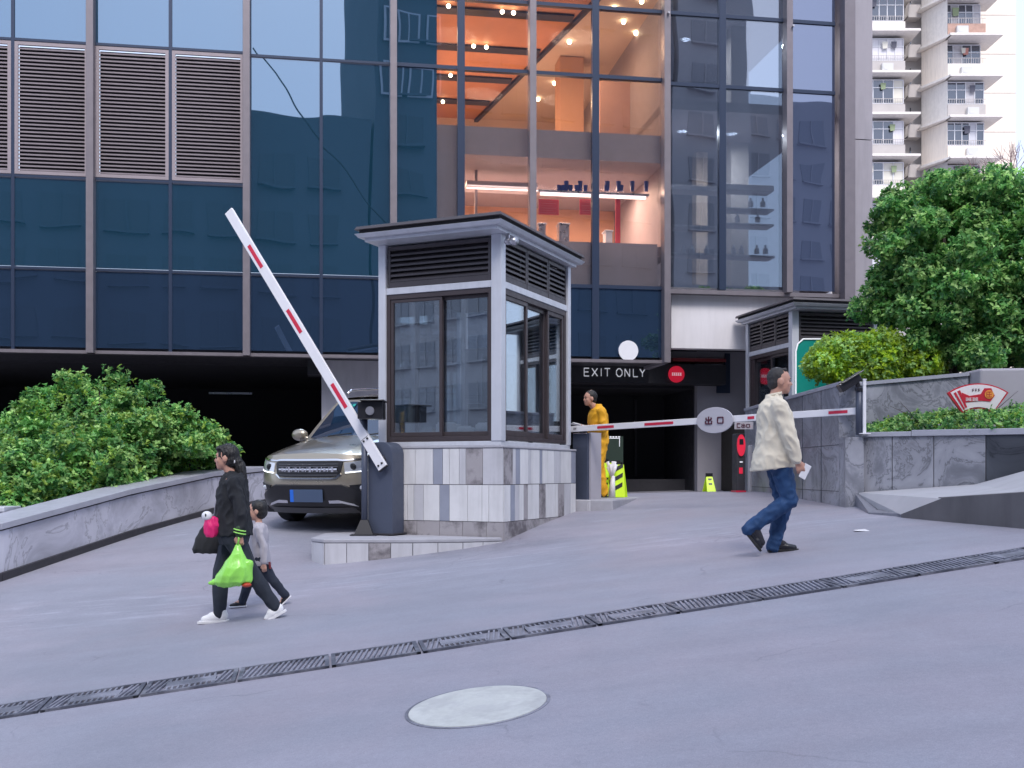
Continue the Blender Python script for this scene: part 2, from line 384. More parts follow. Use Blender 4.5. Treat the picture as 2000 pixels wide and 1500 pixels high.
# corner column, two metal faced boxes with a joint
k=MB().box((6.79,-.28,3.2),(7.02,.3,ZT)); k.build('corner_column',M['fin'],bld,bevel=.008)
MB().box((7.03,-.22,3.2),(7.42,.8,6.8)).build('corner_cladding',M['mauve'],bld,bevel=.006)
MB().box((7.03,-.22,6.815),(7.42,.8,ZT)).build('corner_cladding',M['mauve'],bld,bevel=.006)
MB().box((6.6,.5,-.6),(7.4,2.4,3.69)).build('corner_pier',M['mauve'],bld)
for (px,py) in ((1305,26),(1548,52),(1660,61)):
    s_,z_=on_f(px,py,-.21); MB().tube([(s_,-.20,z_),(s_,-.27,z_)],.022).build('anchor_stud',M['steel'],bld)
# dark void of the car park on the left, grey wall beside it
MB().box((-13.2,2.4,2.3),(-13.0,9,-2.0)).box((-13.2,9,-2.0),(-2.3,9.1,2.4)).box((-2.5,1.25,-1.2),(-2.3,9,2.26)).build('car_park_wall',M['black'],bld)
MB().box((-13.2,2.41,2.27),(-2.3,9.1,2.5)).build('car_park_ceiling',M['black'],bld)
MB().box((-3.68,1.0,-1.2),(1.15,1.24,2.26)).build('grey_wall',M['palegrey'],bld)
MB().box((-3.95,.8,1.95),(-3.68,1.3,2.255)).build('beam',M['darkgrey'],bld)
s_,z_=on_f(450,768,3.0); tl=MB().box((s_-.45,3.0,z_-.02),(s_+.45,3.06,z_+.02)).build('strip_lamp',M['steel'],bld)
# entrance on the right (recessed)
EL=1.8
def eb(px0,py0,px1,py1,ly0,ly1,name,m,parent=bld,bevel=0):
    a,z1=on_f(px0,py0,ly0); b,z0=on_f(px1,py1,ly0)
    return MB().box((a,ly0,z0),(b,ly1,z1)).build(name,m,parent,bevel)
eb(1311,560,1562,685,.16,.40,'white_panel',M['white_panel'],bevel=.01)
eb(1315,686,1420,699,1.77,1.95,'lintel',M['greywall'])
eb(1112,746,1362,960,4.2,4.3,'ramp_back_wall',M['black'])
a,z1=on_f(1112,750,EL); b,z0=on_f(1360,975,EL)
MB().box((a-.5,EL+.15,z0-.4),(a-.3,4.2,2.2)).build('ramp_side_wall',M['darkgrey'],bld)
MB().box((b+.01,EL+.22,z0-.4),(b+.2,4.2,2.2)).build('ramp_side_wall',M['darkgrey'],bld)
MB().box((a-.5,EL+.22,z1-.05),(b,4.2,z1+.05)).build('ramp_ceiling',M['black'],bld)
eb(1112,936,1362,975,2.6,2.7,'ramp_upstand',M['darkgrey'])
MB().box((1.0,EL+.24,z1+.06),(6.7,EL+.5,3.69)).build('recess_wall',M['darkgrey'],bld)
eb(1362,686,1482,985,EL+.01,EL+.2,'grey_wall',M['greywall'])
eb(1482,686,1660,985,EL+.03,EL+.2,'grey_wall',M['white_panel'])
eb(1416,690,1426,765,EL-.06,EL,'gate_track',M['fin_dark'])
eb(1400,752,1426,768,EL-.10,EL-.065,'gate_bracket',M['fin_dark'])
MB().box((.62,1.25,-1.5),(.92,1.98,2.25)).build('recess_wall',M['darkgrey'],bld)
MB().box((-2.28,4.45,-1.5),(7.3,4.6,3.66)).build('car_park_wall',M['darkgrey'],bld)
eb(1240,780,1244,930,4.0,4.05,'shutter_guide',M['darkgrey'])
# ---- shop behind the glass
up=MB()
zc=9.8
p=[onz(905,258,zc),onz(1140,22,zc)]; d0,d1=[BI@q for q in p]
dd_=(d1-d0); e1=d1+dd_*((.3-d1.y)/dd_.y)
up.hexa([(WL,.3,zc),(WL,d0.y,zc),(d0.x,d0.y,zc),(e1.x,.3,zc)],[(WL,.3,zc+.1),(WL,d0.y,zc+.1),(d0.x,d0.y,zc+.1),(e1.x,.3,zc+.1)])
up.build('shop_ceiling',M['ceil'],bld)
MB().hexa([(e1.x,.3,zc+.02),(d0.x,d0.y,zc+.02),(3.2,d0.y,zc+.02),(3.2,.3,zc+.02)],[(e1.x,.3,zc+.1),(d0.x,d0.y,zc+.1),(3.2,d0.y,zc+.1),(3.2,.3,zc+.1)]).build('shop_ceiling',M['creamwall'],bld)
MB().bar((d0.x,d0.y,zc-.04),(e1.x,.3,zc-.04),.10,.08).build('ceiling_edge_trim',M['fin_dark'],bld)
for py in (18,90,150,196,246):
    a_=BI@onz(850,py,zc-.03); 
    ly=a_.y; kx=(ly-d0.y)/(e1.y-d0.y) if True else 0; xr=d0.x+(e1.x-d0.x)*kx
    if ly<.4: continue
    MB().box((WL,ly-.16,zc-.05),(xr-.1,ly+.16,zc-.012)).build('light_track',M['fin_dark'],bld)
for px,py in ((876,12),(981,23),(1003,25),(925,90),(950,92),(880,147),(865,199)):
    q=BI@onz(px,py,zc-.1); MB().ball(q,.045,8,6).build('spot_lamp',M['lampwarm'],bld)
for px,py in ((963,243),(1112,82),(1083,163),(1051,194),(1218,43),(1242,65),(1253,3),(1290,20),(1200,16)):
    q=BI@onz(px,py,zc-.02); 
    if q.y<8.5: MB().ball(q,.05,8,6).build('downlight',M['lampwarm'],bld)
MB().box((WL-.1,8.8,6.8),(3.3,8.9,10)).build('shop_back_wall',M['creamwall'],bld)
MB().box((WL-.12,.25,4.4),(WL-.02,9,10)).build('shop_side_wall',M['creamwall'],bld)
MB().box((3.20,.25,4.4),(3.30,9,10)).build('shop_side_wall',M['greyband'],bld)
x0,_=on_f(1094,100,4.0); x1,_=on_f(1140,100,4.0); MB().box((x0,4.0,6.8),(x1,4.6,zc)).build('shop_column',M['warmwall'],bld)
x0,_=on_f(1172,100,3.0); x1,_=on_f(1240,100,3.0); MB().box((x0,3.0,6.8),(x1,3.2,zc-.9)).build('shop_partition',M['pinkwall'],bld)
x0,_=on_f(1262,100,2.0); x1,_=on_f(1276,100,2.0); MB().box((x0,2.0,6.8),(x1,2.2,zc-1.6)).build('shop_post',M['greyband'],bld)
MB().box((WL,.35,6.30),(3.19,8.8,6.86)).build('floor_slab',M['greyband'],bld)
MB().box((WL,.33,4.40),(3.19,5.0,4.60)).build('floor_slab',M['greyband'],bld)
MB().box((WL,4.4,4.6),(3.19,4.5,6.3)).build('shop_back_wall',M['warmwall'],bld)
MB().box((WL,.20,3.76),(3.0,.30,4.62)).build('spandrel_panel',M['greyband'],bld)
MB().box((WL,.20,4.63),(-1.02,.28,6.3)).box((-.55,1.4,4.63),(-.5,1.5,6.3)).build('shop_pilaster',M['greyband'],bld)
# interior lamps of the shop (lit in the photograph)
def plight(loc,e,col=(1,.64,.38),size=.35,name='shop_lamp_light'):
    l=bpy.data.objects.new(name,bpy.data.lights.new(name,'AREA')); C.objects.link(l); l.parent=bld
    l.data.energy=e; l.data.color=col; l.data.shape='DISK'; l.data.size=size; l.location=loc
    return l
for lx,ly,e in ((-.9,2.5,32),(.2,6,50),(1.7,2.2,42),(2.3,6,48)):
    l=plight((lx,ly,zc-.3),e,size=1.0)
for lx,ly,e in ((-.6,5,42),(1.2,3.0,28)):       # uplights on the slab that wash the ceiling
    l=plight((lx,ly,7.0),e,(1,.60,.38),1.2); l.rotation_euler=(R(180),0,0)
for lx in (-.9,-.1,.8,1.6,2.5): plight((lx,2.3,6.2),46,(1,.66,.48),.8)
# shop things
def shopbox(px0,py0,px1,py1,ly,th,name,m,label,cat,group=None,parent=None):
    a,z1=on_f(px0,py0,ly); b,z0=on_f(px1,py1,ly)
    o=MB().box((a,ly,z0),(b,ly+th,z1)).build(name,m,parent,bevel=.01)
    if parent is None:
        o.matrix_world=BM; tag(o,label,cat,group)
    return o
def put(o,label,cat,group=None):
    o.location=(0,21,0); o.rotation_euler=(0,0,AL); return tag(o,label,cat,group)
sh=empty('display_shelf',(0,21,0),AL,'long glowing display shelf carrying blue cups behind the shop window','shelf')
eb(1052,374,1268,379,.8,1.15,'shelf_board',M['steel'],sh)
eb(1056,379.5,1262,384,.82,.9,'strip_light',M['striplight'],sh)
ct=empty('shop_counter',(0,21,0),AL,'curved pale counter top left of the blue cups inside the lit shop','counter')
eb(912,352,1050,366,1.2,1.8,'counter_top',M['white_panel'],ct); eb(912,366.5,1050,371,1.22,1.3,'strip_light',M['striplight'],ct)
NTH='first second third fourth fifth sixth seventh eighth ninth tenth eleventh twelfth thirteenth fourteenth'.split()
cups=[(1092,362,0),(1099,352,0),(1106,348,1),(1114,362,0),(1126,362,0),(1133,350,1),(1143,362,0),(1184,360,0),(1186,350,1),(1208,348,1),(1213,362,0),(1235,350,1),(1262,352,1)]
cb=None
for j,(px,py,t_) in enumerate(cups):
    s_,z_=on_f(px,374,.95)
    if cb is None:
        cb=MB().tube([(0,0,0),(0,0,.12)],[.035,.045],10).build('cup',M['cup'],None,smooth=False); o=cb
    else: o=cb.copy(); C.objects.link(o)
    o.location=BM@Vector((s_,.95,z_+.005)); o.scale=(1.15,1.15,1.7 if t_ else 1.0)
    tag(o,NTH[j]+' blue cup from the left on the glowing display shelf in the shop','cup','blue cups on the glowing shop shelf')
for j,(a_,b_,c_,d_) in enumerate(((1052,388,1092,420),(1132,388,1166,420),(1202,388,1212,480))):
    o=shopbox(a_,b_,c_,d_,.95 if j<2 else 1.4,.03,'menu_board',M['poster'],['red menu board with pale lines, left one under the glowing shelf','red menu board with pale lines right of the orange gap under the glowing shelf','tall thin red banner inside the lit shop, beside the white fittings'][j],'menu board')
    if j<2:
        for q in range(6):
            a1,z1_=on_f(a_+5,b_+4+q*4.6,.94); b1,z0_=on_f(c_-(6 if q%2 else 12),b_+5+q*4.6,.94)
            MB().box((a1,.943,z0_),(b1,.949,z1_)).build('menu_text_line',M['pinkwall'],o)
it=[(1052,438,1066,452,'till','small pale till at the far left of the lower shop counter'),(1092,438,1112,476,'drinks_machine','tall glassy drinks machine on the lower shop counter'),(1183,452,1196,478,'coffee_machine','white coffee machine near the dark seated shape in the shop')]
lc=empty('service_counter',(0,21,0),AL,'white edged service counter along the bottom of the lit shop window','counter')
eb(1050,478,1264,483,.6,1.2,'counter_top',M['white'],lc); eb(1050,483.5,1262,520,.66,.7,'counter_front',M['greyband'],lc)
for a_,b_,c_,d_,n_,lb in it:
    o=MB(); s0,z1=on_f(a_,b_,.8); s1,z0=on_f(c_,477,.8)
    o.box((s0,.8,z0),(s1,1.05,z1)).box((s0-.02,.78,z1),(s1+.02,1.07,z1+.03)).box((s0+.03,.77,z0+.05),(s1-.03,.799,z0+(z1-z0)*.45))
    put(o.build(n_,M['steel'] if n_!='coffee_machine' else M['white'],None,bevel=.008),lb,n_.replace('_',' '))
# cool lit shop floor behind the grey tinted panes
MB().box((3.2,5.6,3.7),(6.78,5.7,10)).build('room_back_wall',M['mauve'],bld)
MB().box((3.2,.3,7.4),(6.75,5.6,7.6)).build('floor_slab',M['greyband'],bld)
MB().box((3.2,.35,3.78),(6.75,5.6,3.86)).build('floor_slab',M['greyband'],bld)
x0,_=on_f(1360,100,3.0); x1,_=on_f(1382,100,3.0); MB().box((x0,3.0,3.9),(x1,3.3,7.4)).build('room_column',M['creamwall'],bld)
x0,_=on_f(1428,100,2.2); x1,_=on_f(1462,100,2.2); MB().box((x0,2.2,3.9),(x1,2.5,10)).build('room_column',M['aptgrey'],bld)
for lx in (3.9,5.0): plight((lx,1.3,7.3),60,(1,.95,.92),.22,'room_light')
plight((4.4,2.6,9.8),50,(1,.95,.92),.25,'room_light'); MB().box((3.2,.3,10),(6.75,5.6,10.1)).build('room_ceiling',M['white_panel'],bld)
for j,(a_,b_,c_,d_) in enumerate(((1312,360,1412,374),(1415,358,1512,374),(1418,404,1512,412),(1316,438,1400,446),(1416,434,1512,442),(1312,492,1410,500),(1416,496,1514,504))):
    nm=['left upper','right upper','right thin middle','left lower','right lower','left lowest','right lowest'][j]
    o=shopbox(a_,b_,c_,d_,.9,.4,'shelf',M['white_panel'],nm+' white shelf behind the grey tinted glass right of the lit shop','shelf')
dsp=[(1335,500),(1352,500),(1380,500),(1433,500),(1448,500),(1478,500),(1495,500),(1466,404),(1490,404),(1440,442),(1480,442)]
pb=None
for j,(px,py) in enumerate(dsp):
    s_,z_=on_f(px,{500:496,404:404,442:434}[py],1.05)
    if pb is None: pb=MB().tube([(0,0,0),(0,0,.10),(0,0,.13),(0,0,.18)],[.055,.055,.02,.025],10).build('bottle',M['white'],None,smooth=False); o=pb
    else: o=pb.copy(); C.objects.link(o)
    o.location=BM@Vector((s_,1.05,z_+.003)); tag(o,['first white bottle from the left on the lowest white shelves','second white bottle from the left on the lowest white shelves','third white bottle from the left on the lowest white shelves','fourth white bottle from the left on the lowest white shelves','fifth white bottle from the left on the lowest white shelves','sixth white bottle from the left on the lowest white shelves','rightmost white bottle on the lowest white shelves','left white bottle on the thin middle shelf behind grey glass','right white bottle on the thin middle shelf behind grey glass','left white bottle on the right lower shelf behind grey glass','right white bottle on the right lower shelf behind grey glass'][j],'bottle','white bottles on the shelves behind grey glass')
# white round disc hung behind/over the low pane, exit band with its text
s_,z_=on_f(1227,685,-.03); put(MB().disc((s_,-.05,z_),(0,1,0),.20,.03,40).build('round_disc',M['white'],None),'plain white round disc fixed on the low blue glass above the exit lettering','disc')
sg=empty('exit_sign_band',(0,21,0),AL,'dark fascia band with white EXIT ONLY lettering, a red stripe and a red disc','sign')
eb(1108,708,1418,751,1.30,1.76,'band',M['darkgrey'],sg); eb(1315,699,1418,707,1.30,1.70,'stripe',mat('dull_red',(.26,.035,.04),.5),sg)
def text(s,size,loc,rot,m,name,parent=None,ext=.004,align='CENTER',sx=1,space=1):
    c=bpy.data.curves.new(name,'FONT'); c.body=s; c.size=size; c.extrude=ext; c.align_x=align; c.align_y='CENTER'; c.resolution_u=3; c.space_character=space
    o=bpy.data.objects.new(name,c); C.objects.link(o)
    dg=bpy.context.evaluated_depsgraph_get(); me=bpy.data.meshes.new_from_object(o.evaluated_get(dg)); bpy.data.objects.remove(o)
    me.materials.clear(); me.materials.append(m); o=bpy.data.objects.new(name,me); C.objects.link(o)
    o.location=loc; o.rotation_euler=rot; o.scale=(sx,1,1)
    if parent is not None: o.parent=parent
    return o
M['lettering']=mat('white_lettering_glow',(.80,.80,.84),.5,emit=(.85,.87,.95),estr=.22)  # slight glow added so white letters stay bright in the shaded band
def strokes(mb,segs,x0,z0,w,h,y,t):       # thin stroke letters on a unit box, in the xz plane
    for (a,b,c,d) in segs: mb.bar((x0+a*w,y,z0+b*h),(x0+c*w,y,z0+d*h),t,.012,up=(0,1,0)) if False else mb.bar((x0+a*w,y,z0+b*h),(x0+c*w,y,z0+d*h),.012,t)
LT={'E':[(0,0,0,1),(0,1,.8,1),(0,.52,.7,.52),(0,0,.8,0)],'X':[(0,0,.9,1),(0,1,.9,0)],'I':[(.3,0,.3,1)],'T':[(0,1,.9,1),(.45,0,.45,1)],
 'O':[(.3,1,.65,1),(.65,1,.95,.7),(.95,.7,.95,.3),(.95,.3,.65,0),(.65,0,.3,0),(.3,0,0,.3),(0,.3,0,.7),(0,.7,.3,1)],'N':[(0,0,0,1),(0,1,.8,0),(.8,0,.8,1)],'L':[(0,1,0,0),(0,0,.75,0)],'Y':[(0,1,.42,.5),(.84,1,.42,.5),(.42,.5,.42,0)]}
hx0,hz1=on_f(1141,719,1.29); hx1,hz0=on_f(1262,736,1.29)
txt=[('E',0),('X',1.05),('I',2.05),('T',2.75),('O',4.35),('N',5.5),('L',6.65),('Y',7.55)]; un=(hx1-hx0)/8.4
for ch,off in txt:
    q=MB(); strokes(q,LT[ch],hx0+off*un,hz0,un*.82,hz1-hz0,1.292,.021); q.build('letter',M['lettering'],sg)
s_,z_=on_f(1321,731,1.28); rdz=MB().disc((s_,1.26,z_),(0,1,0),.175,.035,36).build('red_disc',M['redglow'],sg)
q=MB(); q.box((s_-.11,1.252,z_-.032),(s_+.11,1.259,z_+.032))
rr=MB()
for i in range(5):
    x=s_-.105+i*.044; rr.box((x,1.25,z_-.03),(x+.034,1.258,z_-.02)).box((x,1.25,z_+.02),(x+.034,1.258,z_+.03)).box((x+.013,1.25,z_-.02),(x+.021,1.258,z_+.02)).box((x,1.25,z_-.004),(x+.034,1.258,z_+.004))
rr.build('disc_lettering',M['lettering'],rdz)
# drawn dark text on posters at 1590,440 (poster in last bay)
s0,z1=on_f(1556,402,-.0); s1,z0=on_f(1618,520,-.0)

# ---------------------------------------------------------------- buildings across the street (seen mirrored in the glass)
def opposite(x0,x1,y,h,label,cat,seed,colr,strip=3.2,wincol=M['aptglass']):
    e=empty('office_building' if 'office' in label else 'apartment_block',(0,0,0),0,label,cat)
    MB().box((x0,y-12,-14),(x1,y,h)).build('wall',colr,e)
    m=MB(); m2=MB(); rr=random.Random(seed)
    z=-2.0
    while z<h-2.4:
        x=x0+1.2
        while x<x1-2.2:
            m.box((x,y+.0,z),(x+2.0,y+.06,z+1.7)); m2.box((x-.08,y+.0,z-.12),(x+2.08,y+.35,z-.02)); m2.box((x+.96,y+.07,z),(x+1.04,y+.12,z+1.7))
            x+=2.9
        z+=strip
    m.build('window_band',M['oppwin2'] if colr is M['opp2'] else M['oppwin'],e); m2.build('sill_band',colr,e)
M['oppwin']=mat('opposite_window',(.085,.095,.115),.5); M['oppwin2']=mat('opposite_pale_window',(.27,.29,.32),.5); M['opp']=mat('opposite_dark_wall',(.115,.13,.155),.8,var=.1,vscale=.1); M['opp2']=mat('opposite_pale_wall',(.42,.43,.45),.8,var=.1,vscale=.1)
opposite(-120,-29,-24,24,'unseen pale block far left across the street, added to lighten the booth window reflections','building',7,M['opp2'])  # unseen block, added and kept pale to brighten reflections in the booth glass
opposite(-28,6.2,-24,21.6,'long low dark office building across the street, seen only mirrored in the left glass','building',1,M['opp'])
opposite(6.4,10.4,-24,48,'tall thin office tower across the street, mirrored in the blue glass column','building',2,M['opp'])
opposite(10.6,27,-26,44,'dark office block across the street, mirrored in the lit shop panes','building',3,M['opp'])
opposite(27.4,33,-26,46,'pale apartment block across the street, mirrored in the grey panes','building',4,M['opp2'])
opposite(36,70,-34,30,'wide pale apartment block across the street, mirrored in the far right panes','building',5,M['opp2'])
t5=[o for o in C.objects if o.get('label','').startswith('tall thin office tower')][0]; q=MB(); q2=MB()
for z in (23.4,26.6,29.8,33.0):
    for x in (6.7,8.6): q.box((x,-23.9,z),(x+1.5,-23.8,z+1.9)); q2.box((x+.12,-23.79,z+.12),(x+.7,-23.77,z+1.78)).box((x+.8,-23.79,z+.12),(x+1.38,-23.77,z+1.78))
q.build('white_window_frame',M['white_panel'],t5); q2.build('window_pane',M['oppwin'],t5)
o=MB().tube([(-2+i*1.1,-10,18.6-i*1.15+.05*(i-5)**2) for i in range(11)],.035,6).build('overhead_cable',M['blackplastic'],None); tag(o,'thin black overhead cable behind the viewer, a dark curve mirrored in the glass','cable')
# ---------------------------------------------------------------- sentry booths
def sentry_booth(loc,rz,label,mirror=False,wscale=1.0,depth=2.37,simple=False):
    W=1.72*wscale; D=depth
    b=empty('sentry_booth',loc,rz,label,'booth')
    # local: front-right corner at the origin, front along -x, depth along +y, z measured from eye level
    zg=-.95
    # base plinth faced with stone tiles
    c=MB().box((-W-.06,-.06,zg-.5),(.06,D+.06,.30)); core=c.build('plinth',M['grout'],b)
    rr=random.Random(11); t=MB()
    rows=[(.318,-.135),(-.143,-.60),(-.608,-1.5)]
    def run(n0,n1,put):
        for ri,(zt,zb) in enumerate(rows):
            x=n0
            while x<n1-.02:
                wdt=rr.choice([.095,.14,.2,.235,.26]) if ri<2 else .33
                if ri<2:
                    k=rr.random(); t.mi=0 if k<.52 else 1 if k<.72 else 2 if k<.88 else 3
                else: t.mi=3
                if t.mi in(2,): wdt=min(wdt,.14)
                e=min(x+wdt,n1)
                if n1-e<.05: e=n1
                put(x+.003,e-.003,zb,zt); x=e
    run(-W-.08,.08,lambda a,c,zb,zt:t.box((a,-.085,zb),(c,-.061,zt)))
    run(-.06,D+.08,lambda a,c,zb,zt:t.box((.061,a,zb),(.085,c,zt)))
    t.build('stone_tiles',[M['tileA'],M['tileB'],M['tileC'],M['tileD']],core)
    MB().box((-W-.09,-.095,.322),(.095,D+.09,.352)).build('coping',M['concrete'],core,bevel=.008)
    # sill rail, posts, mid rail
    MB().box((-W-.02,-.02,.354),(.02,D+.02,.41)).build('sill_rail',M['posts'],b,bevel=.006)
    for (px,py) in ((-W,0),(0,0),(0,D),(-W,D)):
        w2=.055 if (px,py)!=(0,0) else .07
        MB().box((px-w2*(1 if px==0 else 0)-(.0),py-(.0),.41),(px+(0 if px==0 else 2*w2),py+(2*w2 if py==0 else -2*w2),2.98)).build('post',M['posts'],b,bevel=.006) if False else \
        MB().box((px-(2*w2 if px==0 else 0)+.03*(1 if px==0 else -1),py-(0 if py==0 else 2*w2)-.03*(1 if py==0 else -1),.41),(px+.03*(1 if px==0 else -1)+(0 if px==0 else 2*w2),py+(2*w2 if py==0 else 0)-.03*(1 if py==0 else -1),3.0)).build('post',M['posts'],b,bevel=.006)
    ri=.11; le=-W+.08
    MB().box((le,-.012,2.345),(-ri,.08,2.43)).build('mid_rail',M['posts'],b,bevel=.005)
    MB().box((-.08,ri,2.345),(.012,D-.08,2.43)).build('mid_rail',M['posts'],b,bevel=.005)
    # louvres
    def louvre(x0,x1,fr,n):
        z0,z1=2.435,2.97; f=MB()
        fr(f,x0,x1,0,.05,z0,z0+.07); fr(f,x0,x1,0,.05,z1-.05,z1); fr(f,x0,x0+.035,0,.05,z0+.07,z1-.05); fr(f,x1-.035,x1,0,.05,z0+.07,z1-.05)
        o=f.build('louvre_frame',M['darkslat'],b,bevel=.003)
        s=MB(); st=(z1-z0-.13)/n
        for q in range(n):
            z=z0+.075+q*st; fr(s,x0+.035,x1-.035,.005,.075,z,z+.026,sl=.055)
        s.build('louvre_slat',M['darkslat'],o)
        k=MB(); fr(k,x0+.03,x1-.03,.09,.10,z0+.05,z1-.04); k.build('louvre_backing',M['black'],o)
    def FR(mb,a,c,d0,d1,z0,z1,sl=0):
        mb.hexa([(a,d0,z0),(c,d0,z0),(c,d1,z0+sl),(a,d1,z0+sl)],[(a,d0,z1),(c,d0,z1),(c,d1,z1+sl),(a,d1,z1+sl)])
    def FS_(mb,a,c,d0,d1,z0,z1,sl=0):
        mb.hexa([(-d0,a,z0),(-d0,c,z0),(-d1,c,z0+sl),(-d1,a,z0+sl)],[(-d0,a,z1),(-d0,c,z1),(-d1,c,z1+sl),(-d1,a,z1+sl)])
    louvre(le+.02,-ri-.02,FR,6)
    sp=[ri,ri+(D-.2)*.345,ri+(D-.2)*.69,D-.08]
    for i in range(3): louvre(sp[i]+.008,sp[i+1]-.008,FS_,6)
    # sliding windows
    def window(x0,x1,fr,y0=0,fw=.055,z0=.415,z1=2.34,glass=True):
        f=MB(); fr(f,x0,x1,y0,y0+.05,z0,z0+fw*1.3); fr(f,x0,x1,y0,y0+.05,z1-fw,z1); fr(f,x0,x0+fw,y0,y0+.05,z0+fw*1.3,z1-fw); fr(f,x1-fw,x1,y0,y0+.05,z0+fw*1.3,z1-fw)
        o=f.build('window_frame',M['brown'],b,bevel=.004)
        g_=MB(); fr(g_,x0+fw,x1-fw,y0+.02,y0+.03,z0+fw*1.3,z1-fw); g_.build('pane',M['boothglass'],o)
    MB().box((le,.0,.412),(-ri,.10,.43)).build('window_track',M['brown'],b)
    fo=MB(); FR(fo,le,le+.05,0,.1,.43,2.343); FR(fo,-ri-.05,-ri,0,.1,.43,2.343); FR(fo,le+.05,-ri-.05,0,.1,2.28,2.343); FR(fo,le+.05,-ri-.05,0,.1,.43,.48); fo.build('outer_frame',M['brown'],b,bevel=.003)
    mid=(le-ri)/2
    window(le+.052,mid+.05,FR,.012,fw=.042,z0=.482,z1=2.278); window(mid+.0,-ri-.052,FR,.056,fw=.042,z0=.482,z1=2.278)
    fo=MB(); FS_(fo,ri,ri+.05,0,.1,.43,2.343); FS_(fo,D-.15,D-.08,0,.1,.43,2.343); FS_(fo,ri+.05,D-.15,0,.1,2.27,2.343); FS_(fo,ri+.05,D-.15,0,.1,.43,.48); fo.build('outer_frame',M['brown'],b,bevel=.003)
    ws=[ri+.052,ri+.80,ri+1.52,D-.16]
    window(ws[0],ws[1],FS_,.012,z0=.482,z1=2.268); window(ws[1]-.02,ws[2],FS_,.056,z0=.482,z1=2.268); window(ws[2]-.02,ws[3],FS_,.012,z0=.482,z1=2.268)
    # back and left walls: glazed too, with a solid lower part
    fb=MB().box((-W+.03,D-.06,2.43),(-.08,D-.01,2.97)).box((-W-.02,.1,2.43),(-W+.03,D-.1,2.97)); fb.build('upper_wall',M['darkslat'],b)
    for q in (.33,.66):
        MB().box((-W+(W)*q-.03,D-.05,.41),(-W+W*q+.03,D,2.43)).build('mullion',M['brown'],b)
    MB().box((-W+.10,D-.03,.41),(-.12,D-.02,2.43)).build('pane',M['boothglass'],b)
    for q in (.4,.72): MB().box((-W-.02,D*q-.03,.41),(-W+.03,D*q+.03,2.43)).build('mullion',M['brown'],b)
    MB().box((-W-.0,.1,.41),(-W+.01,D-.1,2.43)).build('pane',M['boothglass'],b)
    MB().box((-W+.04,.12,2.90),(-.12,D-.05,2.93)).build('inner_ceiling',M['white_panel'],b)
    MB().box((-W+.05,.12,.30),(-.10,D-.1,.34)).build('inner_floor',M['darkgrey'],b)
    # roof: soffit slab, light fascia, dark recess, thin cap
    o=.40; l_=.17
    MB().box((-W-l_+.10,-o+.10,3.0),(.2-.10,D+l_-.10,3.04)).build('soffit',M['posts'],b)
    rf=MB().hexa([(-W-l_+.04,-o+.04,3.042),(.16,-o+.04,3.042),(.16,D+l_-.04,3.042),(-W-l_+.04,D+l_-.04,3.042)],[(-W-l_,-o,3.09),(.2,-o,3.09),(.2,D+l_,3.09),(-W-l_,D+l_,3.09)]).build('roof',M['posts'],b,bevel=.004)
    MB().box((-W-l_+.05,-o+.05,3.092),(.15,D+l_-.05,3.14)).build('roof_recess',M['black'],rf)
    MB().hexa([(-W-l_,-o,3.142),(.2,-o,3.142),(.2,D+l_,3.142),(-W-l_,D+l_,3.142)],[(-W-l_+.02,-o+.02,3.185),(.18,-o+.02,3.185),(.18,D+l_-.02,3.185),(-W-l_+.02,D+l_-.02,3.185)]).build('roof_cap',M['darkslat'],rf,bevel=.004)
    return b
B1=(-.15,13.46,0); RZ1=-math.atan2(.4085,.9127)
bo=sentry_booth(B1,RZ1,'large glazed guard booth with a flat roof on a pale tiled stone plinth')
bo2=sentry_booth((5.17,19.8,.0),R(13),'second guard booth far right, half hidden behind the stone wall and shrub',depth=1.9)
bo2.scale=(-1,1,1)
B1M=Matrix.Translation(B1)@Matrix.Rotation(RZ1,4,'Z')
def inb(p): return B1M@Vector(p)
# things inside the booth
dk=empty('desk',inb((-.86,.45,.34)),RZ1,'desk under the booth window','desk')
MB().box((-.68,-.26,.10),(.68,.22,.13)).build('desk_top',M['white_panel'],dk,bevel=.005); MB().box((-.66,-.2,0),(-.62,.2,.10)).box((.62,-.2,0),(.66,.2,.10)).build('desk_leg',M['darkgrey'],dk)
for (x,y,sx,sy,sz,rot,lb) in ((-.90,.40,.13,.10,.13,.1,'white carton standing on the booth desk, left of the sliding window joint'),(-.62,.36,.10,.14,.09,.4,'small white carton tipped on the booth desk just right of the window joint'),(-.28,.38,.15,.11,.12,-.1,'white carton on the booth desk near the corner post')):
    o=MB().box((-sx,-sy/1,0),(sx*.9,sy,sz)).box((-sx*.9,-sy*.8,sz),(sx*.5,sy*.6,sz+.015)).build('carton',M['white'],None,bevel=.006); o.location=inb((x,y-.05,.475)); o.scale=(1.15,1,1.35); o.rotation_euler=(0,0,RZ1+rot); tag(o,lb,'carton')
ch=empty('office_chair',inb((-.55,1.15,.34)),RZ1+.4,'dark office chair with a curved back inside the booth','chair')
q=MB(); q.grid(lambda u,v:(u*.24,.06*u*u*4+.0+.12*v*v,.55+v*.75),[-1,-.6,-.2,.2,.6,1],[0,.25,.5,.75,1]); oo=q.build('backrest',M['blackplastic'],ch,smooth=True); so=oo.modifiers.new('solid','SOLIDIFY'); so.thickness=.05
MB().box((-.24,-.42,.42),(.24,.04,.50)).build('seat',M['blackplastic'],ch,bevel=.03); MB().tube([(0,-.2,.05),(0,-.2,.42)],.03).build('chair_column',M['steel'],ch)
